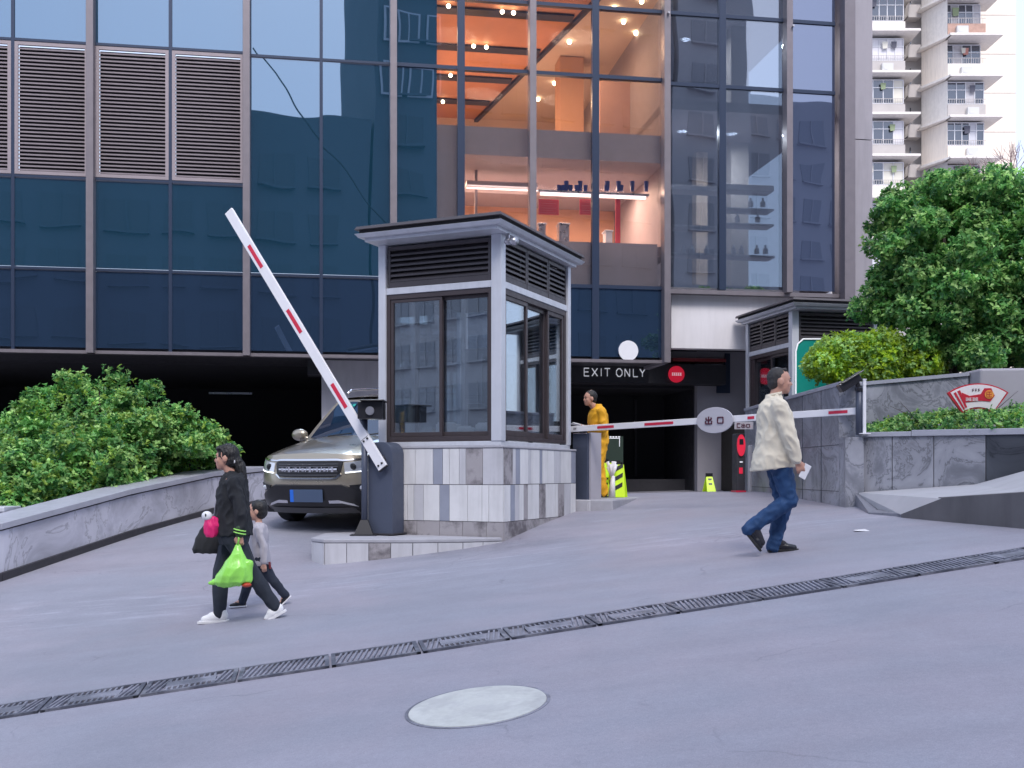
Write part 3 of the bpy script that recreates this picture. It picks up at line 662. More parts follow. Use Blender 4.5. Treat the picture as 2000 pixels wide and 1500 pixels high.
pc=MB().box((-.25,-.03,.12),(.25,.0,.44)).box((-.04,0,0),(.04,.03,.14)).box((-.12,-.06,0),(.12,.08,.015)).build('monitor',M['blackplastic'],None,bevel=.006); pc.location=inb((-.42,.5,.472)); pc.rotation_euler=(0,0,RZ1+.5); tag(pc,'dark computer monitor on the booth desk','monitor')
o=MB().box((-.3,0,0),(.3,.25,1.5)).box((-.28,-.01,.8),(-.01,0,1.45)).box((.01,-.01,.8),(.28,0,1.45)).box((-.28,-.01,.05),(-.01,0,.75)).box((.01,-.01,.05),(.28,0,.75)).build('cabinet',M['greywall'],None,bevel=.006); o.location=inb((-1.2,2.0,.345)); o.rotation_euler=(0,0,RZ1); tag(o,'grey metal cabinet against the back of the booth','cabinet')
o=MB().ball((0,0,0),(.06,.05,.045),12,8).tube([(0,0,0),(.09,-.10,-.02)],[.035,.05],12).tube([(0,0,.0),(0,0,.10)],.015).build('bullet_camera',M['steel'],None,smooth=True); o.location=inb((.11,.02,2.90)); tag(o,'small silver floodlight camera under the booth roof by the corner post','camera')
o=MB().box((0,0,-.24),(.10,.10,0)).build('lantern',M['blackplastic'],None,bevel=.02); o.location=inb((-.2,1.1,2.2)); tag(o,'black speaker box hanging inside the booth beside the right windows','speaker')

# ---------------------------------------------------------------- island kerb in front of the booth
isl=MB(); top=-.79
poly=[(-2.26,12.98),(-1.2,13.0),(-.60,13.10),(-.12,13.32),(-.40,13.44),(-1.83,14.2),(-2.05,14.6),(-2.48,14.3),(-2.46,13.25)]
isl.prism(poly,-1.5,top-.05); ik=isl.build('island_kerb',M['grout'],None); tag(ik,'low pale stone island in front of the large guard booth','kerb')
cp=MB().prism([(x*1.006+(-.0),y-.012 if y<13.5 else y) for x,y in poly],top-.048,top); cp.build('kerb_top',M['concrete'],ik,bevel=.012)
t=MB(); rr=random.Random(4)
ring=poly[8:]+poly[:4]
for (a,b_) in zip(ring[:-1],ring[1:]):
    a=Vector((*a,0)); b_=Vector((*b_,0)); Ln=(b_-a).length; dv=(b_-a)/Ln; nv=Vector((dv.y,-dv.x,0)); n=max(1,round(Ln/.26)); 
    for i in range(n):
        p=a+dv*(Ln*i/n+.004); q_=a+dv*(Ln*(i+1)/n-.004); t.mi=rr.choice([0,0,1])
        t.hexa([p+nv*.001+Vector((0,0,-1.6)),p+nv*.012+Vector((0,0,-1.6)),q_+nv*.012+Vector((0,0,-1.6)),q_+nv*.001+Vector((0,0,-1.6))],[v+Vector((0,0,top-.052)) for v in (p+nv*.001,p+nv*.012,q_+nv*.012,q_+nv*.001)])
t.build('kerb_tiles',[M['tileB'],M['tileD']],ik)
# rear island with the second barrier
poly=[inb((.06,2.50,0)),inb((.62,2.55,0)),(2.15,17.6,0),(1.7,18.2,0),(.6,18.0,0),inb((-.9,2.7,0))]
o=MB().prism([(v[0],v[1]) for v in poly],-1.2,-.38); o=o.build('island_kerb',M['concrete'],None,bevel=.02); tag(o,'narrow grey kerb island behind the booth where the worker in yellow stands','kerb')

# ---------------------------------------------------------------- barriers
def housing(parent,w=.36,d=.30,h=1.18):
    pr=[(-w/2,0),(w/2,0),(w/2,h-.17)]+[(w/2*math.cos(a)**(.8) if math.cos(a)>0 else -w/2*abs(math.cos(a))**.8,h-.17+.17*math.sin(a)) for a in [R(x) for x in range(10,171,10)]]+[(-w/2,h-.17)]
    o=MB().prism_xz(pr,0,d).build('housing',M['housing'],parent,bevel=.008)
    MB().box((-w/2-.014,.02,.02),(-w/2-.002,d-.02,h-.2)).build('side_plate',M['white'],o)
    MB().box((-w/2-.03,-.03,-.0),(w/2+.03,d+.03,.015)).build('base_flange',M['darkgrey'],o)
    return o
br=empty('boom_barrier',inb((-1.50,-.40,-.775)),RZ1,'boom barrier with its white and red arm raised, leaning up to the left','barrier')
housing(br)
# arm rotates in the plane of the housing's front
piv=Vector((.02,-.05,.94)); ang=math.atan2(3.40,2.36); u=Vector((-math.cos(ang),0,math.sin(ang)))
def arm_part(mb,a,b,w=.135,y0=-.085,y1=-.045,base=piv,u=u):
    n=Vector((u.z,0,-u.x)); p=base+u*a; q_=base+u*b
    ring=[p+n*w/2,q_+n*w/2,q_-n*w/2,p-n*w/2]
    mb.hexa([Vector((v.x,y0,v.z)) for v in ring],[Vector((v.x,y1,v.z)) for v in ring]); return mb
ar=arm_part(MB(),-.12,4.14).build('arm',M['white'],br,bevel=.006)
for c_ in (1.02,2.24,3.34): arm_part(MB(),c_-.19,c_+.19,.052,-.089,-.0855).build('red_stripe',M['red'],ar)
arm_part(MB(),-.128,-.115,.145,-.0885,-.04).build('end_cap',M['darkgrey'],ar)
bt=MB()
for a_,o_ in ((-.06,.03),(-.06,-.03),(.32,.035),(.32,-.03)):
    n=Vector((u.z,0,-u.x)); p=piv+u*a_+n*o_; bt.tube([(p.x,-.086,p.z),(p.x,-.098,p.z)],.014,8)
arm_part(bt,.345,.35,.12,-.0875,-.0855); bt.build('bolt',M['blackplastic'],ar)
MB().tube([(piv.x,-.045,piv.z),(piv.x,0.0,piv.z)],.07,16).build('hub',M['darkgrey'],br)
# second barrier
p0=at(1140,837,15.7); p1=at(1690,802,12.95)
rz2=math.atan2(p1.y-p0.y,p1.x-p0.x); Ln=math.hypot(p1.x-p0.x,p1.y-p0.y); sl=(p1.z-p0.z)/Ln
br2=empty('boom_barrier',(p0.x,p0.y,-.385),rz2,'closed boom barrier whose white arm reaches right from behind the large booth','barrier')
h2=MB().box((-.22,.02,0),(.06,.34,.98)).build('housing',M['housing'],br2,bevel=.012)
MB().box((.062,.05,.0),(.09,.31,.985)).build('side_plate',M['greywall'],h2); MB().box((-.25,-.0,-.35),(.11,.37,.0)).build('footing',M['tileB'],h2,bevel=.01)
a0=p0.z+.385
def arm2(mb,s0,s1,w=.085,y0=-.04,y1=0.0):
    ring=[(s0,a0+sl*s0-w/2),(s1,a0+sl*s1-w/2),(s1,a0+sl*s1+w/2),(s0,a0+sl*s0+w/2)]
    return mb.prism_xz(ring,y0,y1)
ar2=arm2(MB(),-.35,Ln).build('arm',M['white'],br2,bevel=.005)
def sx_(px):   # distance along the arm of a photo column
    u_=(px-1000)/F; return (u_*p0.y-p0.x)/(math.cos(rz2)-u_*math.sin(rz2))
for px0,px1 in ((1170,1202),(1262,1318),(1463,1476),(1621,1658)): arm2(MB(),sx_(px0),sx_(px1),.036,-.0445,-.0405).build('red_stripe',M['red'],ar2)
tx=MB(); s0=sx_(1124)
for i,k in enumerate(((0,0,0,1),(0,1,1,1),(1,0,1,1),(0,.5,1,.5),(1.6,1,2.6,1),(2.6,1,2,0),(3.4,0,3.4,1),(3.1,1,4.1,1))): tx.bar((s0+k[0]*.012,-.0425,a0+sl*s0-.015+k[1]*.028),(s0+k[2]*.012,-.0425,a0+sl*s0-.015+k[3]*.028),.003,.004)
tx.build('arm_marking',M['darkgrey'],ar2)
pl=MB(); cx=sx_(1401); pl.disc((cx,-.075,a0+sl*cx-.005),(0,1,0),.275,.02,48,r2=.172)
ell=pl.build('exit_plate',mat('plate_silver',(.50,.49,.54),.45,.1),br2,bevel=.004)
# disc() picks its own axes: make sure the long axis lies along x
vs=[v.co.copy() for v in ell.data.vertices]; wx=max(v.x for v in vs)-min(v.x for v in vs); wz=max(v.z for v in vs)-min(v.z for v in vs)
if wx<wz:
    for v in ell.data.vertices:
        dx,dz=v.co.x-cx,v.co.z-(a0+sl*cx-.005); v.co.x=cx+dz; v.co.z=a0+sl*cx-.005+dx
def glyph(segs,x,z,w,h,y,t,m,parent,name='character'):
    q=MB(); strokes(q,segs,x,z,w,h,y,t); return q.build(name,m,parent)
CHU=[(.5,0,.5,1),(.12,.55,.12,.88),(.88,.55,.88,.88),(.12,.55,.88,.55),(.03,.05,.03,.42),(.97,.05,.97,.42),(.03,.05,.97,.05)]
KOU=[(.05,.05,.05,.9),(.95,.05,.95,.9),(.05,.9,.95,.9),(.05,.05,.95,.05)]
zc_=a0+sl*cx-.005
M['ink']=mat('dark_red_ink',(.08,.01,.03),.5)
glyph(CHU,cx-.135,zc_-.05,.10,.10,-.080,.016,M['ink'],ell); glyph(KOU,cx+.045,zc_-.045,.09,.09,-.080,.014,M['ink'],ell)
# end post of the arm on the planter
e=at(1688,742,12.9); e2=at(1688,848,12.9); o=MB().bar(e,e2,.035).bar(e+Vector((0,0,-.0)),e+Vector((0,0,.012)),.045).box((e2.x-.06,12.84,e2.z-.0),(e2.x+.06,12.96,e2.z+.012)).build('rest_post',M['white'],None); tag(o,'thin white post on the planter where the closed barrier arm ends','post')
# plate camera on its post by the left barrier
cpz=-.79; cpx=at(712,1040,13.75)
e=empty('camera_post',(cpx.x,cpx.y,cpz),0,'dark thin post with a flared foot carrying a black plate camera beside the raised barrier','camera post')
MB().tube([(0,0,0.012),(0,0,1.5)],.040,14).build('post',M['housing'],e,smooth=True)
MB().hexa([(-.17,-.13,0),(.17,-.13,0),(.17,.13,0),(-.17,.13,0)],[(-.17,-.13,.015),(.17,-.13,.015),(.17,.13,.015),(-.17,.13,.015)]).hexa([(-.12,-.10,.016),(.12,-.10,.016),(.12,.1,.016),(-.12,.1,.016)],[(-.045,-.045,.2),(.045,-.045,.2),(.045,.045,.2),(-.045,.045,.2)]).build('foot',M['blackplastic'],e)
cm=MB().box((-.06,-.22,1.48),(.26,.10,1.70)).box((-.02,-.3,1.70),(.28,.12,1.72)).build('camera_box',M['blackplastic'],e,bevel=.02); MB().tube([(.10,-.221,1.58),(.10,-.25,1.58)],.055,16).build('lens',M['steel'],cm)

# ---------------------------------------------------------------- drain channel grates and manhole
def dl(t): # centre line, t in 0..1
    a=Vector((-3.75,7.12)); b=Vector((4.9,8.66)); return a+(b-a)*t
Ld=(dl(1)-dl(0)).length; ang=math.atan2(dl(1).y-dl(0).y,dl(1).x-dl(0).x); n=14; step=Ld/n
M['iron']=mat('grate_iron',(.085,.09,.12),.55,.2,world=True,var=.2,vscale=12,alt=(.20,.205,.245),altscale=5)
M['ironpale']=mat('grate_worn',(.24,.245,.30),.55,.1,world=True,alt=(.13,.135,.17),altscale=4,var=.15,vscale=10)
gms={}
def plane_z(x,y): return G(x,y)
for i in range(14):
    kd=i in (3,4,8,9,11); gm=gms.get(kd); q=MB(); L_=step-.012; Wd=.40
    q.box((-L_/2,-Wd/2,-.02),(L_/2,-Wd/2+.03,.0)) if False else q.box((-L_/2,-Wd/2,-.02),(L_/2,-Wd/2+.03,.006)).box((-L_/2,Wd/2-.03,-.02),(L_/2,Wd/2,.006)).box((-L_/2,-Wd/2,-.02),(-L_/2+.03,Wd/2,.0055)).box((L_/2-.03,-Wd/2,-.02),(L_/2,Wd/2,.0055))
    nb=15
    if gm is None:
        fr_=q.build('drain_grate',M['iron'],None)
        s=MB()
        for k in range(nb):
            x=-L_/2+.045+k*(L_-.09)/(nb-1)
            if kd or abs(x)>L_*.27: s.bar((x-.03,-Wd/2+.03,-.004),(x+.03,Wd/2-.03,-.004),.014,.016)
            else: s.bar((x,-Wd/2+.03,-.004),(x,-Wd*.2,-.004),.014,.016); s.bar((x,Wd*.2,-.004),(x,Wd/2-.03,-.004),.014,.016)
        kd or s.box((-L_*.27,-Wd*.2,-.01),(L_*.27,Wd*.2,.004)); s.build('grate_bars',M['ironpale'],fr_)
        MB().box((-L_/2,-Wd/2,-.03),(L_/2,Wd/2,-.018)).build('grate_bed',M['black'],fr_); gms[kd]=fr_; o=fr_
    else: o=copy_tree(gm)
    c_=dl((i+.5)/n); e1_=dl(i/n); e2_=dl((i+1)/n); z=G(c_.x,c_.y); pitch=math.atan2(G(e2_.x,e2_.y)-G(e1_.x,e1_.y),step)
    cross=math.atan(.0565*math.cos(ang)-.117*math.sin(ang))
    o.rotation_euler=Matrix.Rotation(ang,3,'Z').to_4x4().to_euler()
    mt=Matrix.Rotation(ang,4,'Z')@Matrix.Rotation(-pitch,4,'Y')@Matrix.Rotation(cross,4,'X'); o.rotation_euler=mt.to_euler(); o.location=(c_.x,c_.y,z+.012)
    tag(o,NTH[i]+' dark iron drain grate from the left in the line crossing the street','drain grate','iron grates of the drain line crossing the street')
mh=onz(930,1378,-1.6); mx,my=-.19,5.95; mz=G(mx,my)
tilt_m=Matrix.Rotation(-math.atan(.117),4,'Y')@Matrix.Rotation(math.atan(.0565),4,'X')
M['mh']=mat('manhole_pale_concrete',(.50,.515,.50),.6,var=.10,vscale=7,bump=.35,bscale=40,alt=(.42,.43,.43),altscale=4)
o=MB().disc((0,0,-.02),(0,0,1),.385,.027,56).build('manhole_cover',M['mh'],None,bevel=.003); o.matrix_world=Matrix.Translation((mx,my,mz))@tilt_m; tag(o,'round pale concrete manhole cover in the foreground paving','manhole cover')
rg=MB()
for k in range(56):
    a0_=2*math.pi*k/56; a1_=2*math.pi*(k+1)/56; r0,r1=.388,.405
    rg.hexa([(r0*math.cos(a0_),r0*math.sin(a0_),-.02),(r1*math.cos(a0_),r1*math.sin(a0_),-.02),(r1*math.cos(a1_),r1*math.sin(a1_),-.02),(r0*math.cos(a1_),r0*math.sin(a1_),-.02)],[(r0*math.cos(a0_),r0*math.sin(a0_),.004),(r1*math.cos(a0_),r1*math.sin(a0_),.004),(r1*math.cos(a1_),r1*math.sin(a1_),.004),(r0*math.cos(a1_),r0*math.sin(a1_),.004)])
rg.build('rim',M['ironpale'],o)
rb=MB()
for k in range(9):
    x=-.22+k*.05
    for j in range(5):
        if (k*7+j*3)%4: rb.bar((x,-.12+j*.055,.0075),(x+.028,-.10+j*.055,.0075),.006,.002)
pass

# ---------------------------------------------------------------- walls and planters
M['marble']=None
def marble(name,c0,c1,sc_=1.4,rough=.28):
    m=bpy.data.materials.new(name); m.use_nodes=True; t=m.node_tree; p=t.nodes['Principled BSDF']; L=t.links.new
    tc=t.nodes.new('ShaderNodeTexCoord'); n=t.nodes.new('ShaderNodeTexNoise'); n.inputs['Scale'].default_value=sc_; n.inputs['Detail'].default_value=9; n.inputs['Roughness'].default_value=.62; n.inputs['Distortion'].default_value=1.3
    L(tc.outputs['Object'],n.inputs['Vector'])
    cr=t.nodes.new('ShaderNodeValToRGB'); e=cr.color_ramp; e.elements[0].position=.30; e.elements[0].color=(*[x*.72 for x in c0],1); e.elements[1].position=.72; e.elements[1].color=(*c1,1)
    for ps,cc in ((.44,c0),(.50,tuple((a+b)/2 for a,b in zip(c0,c1))),(.515,tuple(x*.68 for x in c0)),(.54,tuple((a+b)/2 for a,b in zip(c0,c1)))):
        k=e.elements.new(ps); k.color=(*cc,1)
    L(n.outputs['Fac'],cr.inputs[0]); 
    n2=t.nodes.new('ShaderNodeTexNoise'); n2.inputs['Scale'].default_value=.7; L(tc.outputs['Object'],n2.inputs['Vector'])
    h=t.nodes.new('ShaderNodeHueSaturation'); r=t.nodes.new('ShaderNodeMapRange'); r.inputs[1].default_value=.35; r.inputs[2].default_value=.65; r.inputs[3].default_value=.8; r.inputs[4].default_value=1.15
    L(n2.outputs['Fac'],r.inputs[0]); L(r.outputs[0],h.inputs['Value']); L(cr.outputs[0],h.inputs['Color']); L(h.outputs[0],p.inputs['Base Color']); p.inputs['Roughness'].default_value=rough
    return m
M['marble']=marble('veined_stone',(.22,.23,.27),(.41,.42,.48),1.6); M['marble_dark']=marble('dark_veined_stone',(.045,.05,.065),(.10,.11,.135)); M['marble_pale']=marble('pale_veined_stone',(.42,.425,.50),(.56,.565,.64),.8,.45)
M['cap']=mat('stone_cap',(.36,.37,.43),.4,var=.08)
# left ramp wall
lw=[(-7.2,10.6),(-6.2,13.0),(-5.55,15.6),(-5.0,18.0),(-4.55,20.2)]
e=empty('ramp_wall',(0,0,0),0,'long low grey stone wall with a flat cap running up the ramp on the left','wall')
def hL(i): return .64
m=MB(); c_=MB(); bs=MB()
for i in range(len(lw)-1):
    (x0,y0),(x1,y1)=lw[i],lw[i+1]; d=Vector((x1-x0,y1-y0,0)).normalized(); nn=Vector((d.y,-d.x,0)) # towards the road
    A=Vector((x0,y0,G(x0,y0))); B=Vector((x1,y1,G(x1,y1)))
    def sec(P,o0,o1,z0,z1): return [P+nn*o0+Vector((0,0,z0)),P+nn*o1+Vector((0,0,z0)),P+nn*o1+Vector((0,0,z1)),P+nn*o0+Vector((0,0,z1))]
    s=sec(A,-.5,0,-.3,.60); t_=sec(B,-.5,0,-.3,.60); m.hexa(s,t_)
    s=sec(A,-.55,.03,.622,.70); t_=sec(B,-.55,.03,.622,.70); c_.hexa(s,t_)
    s=sec(A,.001,.05,-.2,.10); t_=sec(B,.001,.05,-.2,.10); bs.hexa(s,t_)
MB().v; gv=MB()
for i in range(len(lw)-1):
    (x0,y0),(x1,y1)=lw[i],lw[i+1]; d=Vector((x1-x0,y1-y0,0)).normalized(); nn=Vector((d.y,-d.x,0)); A=Vector((x0,y0,G(x0,y0))); B=Vector((x1,y1,G(x1,y1))); gv.hexa(sec(A,-.48,-.012,.600,.621),sec(B,-.48,-.012,.600,.621))
gv.build('shadow_gap',M['darkgrey'],e)
m.build('wall_face',M['marble_pale'],e); c_.build('wall_cap',M['cap'],e,bevel=.006); bs.build('base_skirting',M['darkgrey'],e)
# low metal edge behind it at far left
o=MB().box((-9.6,13.9,-1.9),(-6.60,14.0,-.50)).box((-9.6,13.86,-.497),(-6.55,14.35,-.43)).build('planter_edge',M['posts'],None,bevel=.01); tag(o,'short grey metal planter edge under the big bush at far left','planter')
bd=MB().prism([(-10,14.36),(-6.45,14.36),(-5.6,18),(-5.2,20),(-10,20)],-2,-.47).build('planter_soil',mat('soil',(.03,.025,.02),.95,bump=.5),None); tag(bd,kind='structure')

# right pier wall in depth, planter front, upper back wall
e=empty('stone_wall',(0,0,0),0,'tall marble faced retaining wall with a narrow end face, right of the man in the cream jacket','wall')
zt=1.07
def xat(px,D): return (px-1000)/F*D
m=MB().box((4.00,13.15,-.7),(4.30,18.5,zt)).build('wall_face',M['marble'],e); 
o=MB().box((3.985,13.10,zt+.002),(4.32,18.5,zt+.05)).build('wall_cap',M['cap'],e,bevel=.006)
j=MB()
for y in (13.9,14.8,15.8): j.box((3.994,y,-.6),(3.9995,y+.008,zt))
for z in (.35,-.22): j.box((3.994,13.16,z),(3.9995,18,z+.007))
j.build('joint_line',M['grout'],e)
# planter
D0,D1=13.05,11.4
e=empty('front_planter',(0,0,0),0,'marble faced planter with a grey cap holding the low hedge at right','planter')
def seg(xa,ya,xb,yb,t0,z0,z1,mm,name,dz=0,pr=0):
    a=Vector((xa,ya,0)); b=Vector((xb,yb,0)); d=(b-a).normalized(); nn=Vector((d.y,-d.x,0))
    bot=[a+nn*pr,b+nn*pr,b-nn*t0,a-nn*t0]
    return MB().hexa([v+Vector((0,0,z0)) for v in bot],[v+Vector((0,0,z1)) for v in bot]).build(name,mm,e,bevel=.005 if 'cap' in name else 0)
P0=Vector((4.19,13.05)); P1=Vector((6.9,11.5)); dv=(P1-P0)
def pp(t): return P0+dv*t
u1905=.452; # photo column where the polished dark slabs begin
a=pp(0); 
tt=[0,.147,.36,.475,.475]
prev=0
for i,t1 in enumerate((.13,.28,.46)):
    q0,q1=pp(prev),pp(t1); seg(q0.x,q0.y,q1.x-.004,q1.y,.2,-.75,.44,M['marble'],'stone_slab'); prev=t1+.0015
q0,q1=pp(prev),pp(1); seg(q0.x,q0.y,q1.x,q1.y,.2,-.75,.44,M['marble_dark'],'dark_stone_slab',pr=.004)
seg(P0.x-.02,P0.y-.0,pp(.2).x,pp(.2).y,.24,.443,.50,M['cap'],'planter_cap',pr=.025); seg(pp(.2015).x,pp(.2015).y,P1.x,P1.y,.24,.443,.515,M['cap'],'planter_cap',pr=.027)
MB().box((4.0,12.9,-.75),(4.22,13.14,.44)).build('corner_slab',M['marble'],e)
soil=MB().prism([(4.3,13.1),(7.1,11.75),(9,13),(9,14.6),(4.3,15.0)],-.5,.40).build('planter_soil',bpy.data.materials['soil'],e)
# back wall
e=empty('back_wall',(0,0,0),0,'grey veined upper retaining wall behind the low hedge under the tree','wall')
def bw(x0,y0,x1,y1,z0,za,zb,mm,n,th=.25):
    a=Vector((x0,y0,0)); b=Vector((x1,y1,0)); d=(b-a).normalized(); nn=Vector((-d.y,d.x,0))*th
    MB().hexa([a+Vector((0,0,z0)),b+Vector((0,0,z0)),b+nn+Vector((0,0,z0)),a+nn+Vector((0,0,z0))],[a+Vector((0,0,za)),b+Vector((0,0,zb)),b+nn+Vector((0,0,zb)),a+nn+Vector((0,0,za))]).build(n,mm,e)
bw(4.31,14.35,5.9,13.9,-.2,1.14,1.26,M['marble'],'wall_face'); bw(4.31,14.32,5.9,13.87,0,1.192,1.312,M['cap'],'wall_cap_void') if False else None
a=Vector((4.31,14.32,0)); b=Vector((5.9,13.87,0)); MB().hexa([a+Vector((0,0,1.143)),b+Vector((0,0,1.263)),b+Vector((.1,.3,1.263)),a+Vector((.1,.3,1.143))],[a+Vector((0,0,1.19)),b+Vector((0,0,1.31)),b+Vector((.1,.3,1.31)),a+Vector((.1,.3,1.19))]).build('wall_cap',M['cap'],e)
o=MB().prism([(5.92,13.6),(9.5,13.2),(9.5,14.6),(5.92,14.6)],-.2,1.33).build('planter_block',M['greywall'],None,bevel=.03); tag(o,'dark grey block wall behind the fan shaped sign at the right edge','wall')
up_=MB().prism([(4.32,14.6),(12,14.6),(12,24),(4.6,24)],-.5,1.0).build('upper_bed',bpy.data.materials['soil'],None); tag(up_,kind='structure')
# sloping stone platform at right
A_=at(1672,962,13.0); B_=at(1905,946,12.35); C_=at(2000,920,11.9); C2=Vector((8.5,11.0,.45)); E2=Vector((8.5,7.0,.25)); E_=at(2000,964,9.75); F_=at(1842,974,10.8); G_=at(1760,1005,11.45); H_=at(1702,1001,12.05)
e=empty('stone_platform',(0,0,0),0,'sloping pale stone ramp with a dark kerb face at the right edge of the street','ramp')
ring=[A_,H_,G_,F_,E_,E2,C2,C_,B_]
# H, G lie low: the kerb wedge
topm=MB(); topm.add([A_,H_+Vector((.12,.15,.03)),G_,F_,E_,E2,C2,C_,B_],[(0,1,2),(0,2,3),(0,3,8),(8,3,4),(8,4,7),(7,4,5),(7,5,6)]); topm.build('ramp_surface',mat('pale_ramp_stone',(.40,.40,.43),.6,var=.08,vscale=2,bump=.1),e)
fc=MB()
for p,q_ in ((F_,E_),(E_,E2)):
    fc.hexa([Vector((p.x,p.y,p.z-1)),Vector((q_.x,q_.y,q_.z-1)),Vector((q_.x,q_.y+.12,q_.z-1)),Vector((p.x,p.y+.12,p.z-1))],[p+Vector((0,-.01,.012)),q_+Vector((0,-.01,.012)),q_+Vector((0,.12,.012)),p+Vector((0,.12,.012))])
fc.add([G_+Vector((0,0,.005)),F_+Vector((0,-.01,.01)),F_+Vector((0,-.01,-1)),G_+Vector((0,0,-1))],[(0,1,2,3)]); fc.build('kerb_face',mat('dark_kerb_stone',(.125,.12,.13),.4,var=.15,vscale=2,streak=.2),e)
cr=MB(); 
cr.add([A_+Vector((-.02,0,0)),H_+Vector((-.03,0,.0)),H_+Vector((-.03,0,-.6)),A_+Vector((-.02,0,-.6)),H_+Vector((.16,.2,.035)),A_+Vector((.2,0,.0)),G_+Vector((.03,.02,.008)),G_+Vector((0,0,-.5))],[(0,1,2,3),(0,5,4,1),(1,4,6),(1,6,7,2)]); cr.build('kerb_nose',mat('kerb_blue_stone',(.20,.205,.245),.35,var=.1),e)

# green board, fan sign, camera on pier, ticket machine, floor boards
g0=at(1554,662,17.2); g1=at(1700,760,17.2)
pts=[(g0.x,g1.z-.4),(2*g1.x-g0.x-.6,g1.z-.4),(2*g1.x-g0.x-.6,g0.z),(g0.x+.12,g0.z),(g0.x+.03,g0.z-.08),(g0.x,g0.z-.2)]
o=MB().prism_xz(pts,17.2,17.26).build('green_board',M['green_sign'],None); tag(o,'big plain green sign board behind the yellow green shrub','sign')
q=MB()
for i in range(len(pts)):
    a=pts[i]; b=pts[(i+1)%len(pts)]; q.bar((a[0],17.19,a[1]),(b[0],17.19,b[1]),.02,.02)
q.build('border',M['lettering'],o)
fs=at(1910,778,12.9)
e=empty('fan_sign',tuple(fs),R(-6),'fan shaped red and white notice standing in the low hedge','sign')
def fan(r0,r1,a0,a1,y0,y1,n=16,cz=0):
    ps=[(math.sin(a0+(a1-a0)*i/n)*r1,math.cos(a0+(a1-a0)*i/n)*r1+cz) for i in range(n+1)]+[(math.sin(a1-(a1-a0)*i/n)*r0,math.cos(a1-(a1-a0)*i/n)*r0+cz) for i in range(n+1)]
    mb=MB(); nn=n+1
    for i in range(n):
        j0=2*nn-1-i
        mb.hexa([(ps[i][0],y0,ps[i][1]),(ps[i+1][0],y0,ps[i+1][1]),(ps[j0-1][0],y0,ps[j0-1][1]),(ps[j0][0],y0,ps[j0][1])],[(ps[i][0],y1,ps[i][1]),(ps[i+1][0],y1,ps[i+1][1]),(ps[j0-1][0],y1,ps[j0-1][1]),(ps[j0][0],y1,ps[j0][1])])
    return mb
c0=-.42
M['crimson']=mat('crimson_sign',(.50,.02,.04),.4); M['signwhite']=mat('sign_white',(.75,.70,.72),.4); M['orange']=mat('orange_seal',(.75,.30,.05),.5)
fan(.30,.60,R(-36),R(36),0,.05,cz=c0).build('board',M['crimson'],e)
fan(.315,.585,R(-33),R(34),-.006,-.001,cz=c0).build('face',M['signwhite'],e)
fan(.33,.56,R(-30.5),R(-27.5),-.012,-.007,4,cz=c0).build('edge_stripe',M['crimson'],e); fan(.34,.56,R(-25.5),R(-22),-.012,-.007,4,cz=c0).build('edge_stripe',M['crimson'],e)
MB().prism_xz([(-.17,-.05),(.03,-.03),(.14,-.04),(.19,.03),(.15,.12),(.07,.12),(.03,.05),(-.1,.03),(-.19,.07)],-.013,-.007).build('red_swash',M['crimson'],e)
sl_=MB().disc((.125,-.015,.045),(0,-1,0),.052,.005,20).build('seal',M['orange'],e)
q=MB(); 
for k,(a_,b_,c_,d_) in enumerate(((-.03,.03,.03,.03),(-.03,0,.03,0),(-.03,-.03,.03,-.03),(0,-.03,0,.03),(-.03,-.03,-.03,.03))): q.bar((.125+a_,-.0215,.045+b_),(.125+c_,-.0215,.045+d_),.004,.006)
q.build('seal_character',M['crimson'],sl_)
q=MB()
for i in range(4):
    x=-.145+i*.038; z=-.028
    for s4 in ((0,0,1,0),(0,1,1,1),(0,.5,1,.5),(.5,0,.5,1),(0,0,0,1) if i%2 else (1,0,1,1)): q.bar((x+s4[0]*.028,-.0155,z+s4[1]*.032),(x+s4[2]*.028,-.0155,z+s4[3]*.032),.004,.006)
q.build('lettering',M['signwhite'],e)
q=MB()
for i in range(3):
    x=-.07+i*.034; z=.085
    for s4 in ((0,.3,1,.3),(0,.8,1,1),(.5,0,.4,1),(.1,0,.9,.6)): q.bar((x+s4[0]*.02,-.009,z+s4[1]*.03),(x+s4[2]*.02,-.009,z+s4[3]*.03),.004,.004)
q.build('brush_lettering',M['ink'],e)
MB().box((-.03,.01,-.5),(.03,.04,-.13)).build('sign_post',M['white'],e)
# black floodlight camera on the wall end
cmz=at(1672,760,12.95); e=empty('wall_camera',(cmz.x,cmz.y,cmz.z),R(0),'black hooded camera on a dark post against the wall end, above the barrier arm','camera')
MB().tube([(.04,.0,-.55),(.04,.0,.02)],.045,12).build('post',M['housing'],e,smooth=True)
MB().bar((-.20,.0,.0),(.04,.02,.15),.12,.10).bar((-.19,-.02,.065),(.07,0,.22),.15,.015).build('camera_body',M['blackplastic'],e,bevel=.015)
MB().bar((.0,0,.0),(.10,0,-.02),.10,.04).tube([(.04,0,0),(.0,0,.1)],.03).build('bracket',M['blackplastic'],e)
tk=at(1447,958,17.4); e=empty('ticket_machine',(tk.x,tk.y,G(tk.x,tk.y)),R(8),'slim dark ticket machine with a red oval face beside the pale wall','ticket machine')
MB().box((-.075,0,0),(.075,.22,.95)).build('body',M['darkgrey'],e,bevel=.02); MB().box((-.085,-.01,-.0),(.085,.23,.03)).build('foot',M['red'],e)
ov=MB().disc((0,-.03,.76),(0,1,0),.068,.03,24,r2=.175)
vs_=ov.v; wx=max(v[0] for v in vs_)-min(v[0] for v in vs_); wz=max(v[2] for v in vs_)-min(v[2] for v in vs_)
if wx>wz: ov.v=[(v[2]-.76,v[1],.76+v[0]) for v in vs_]
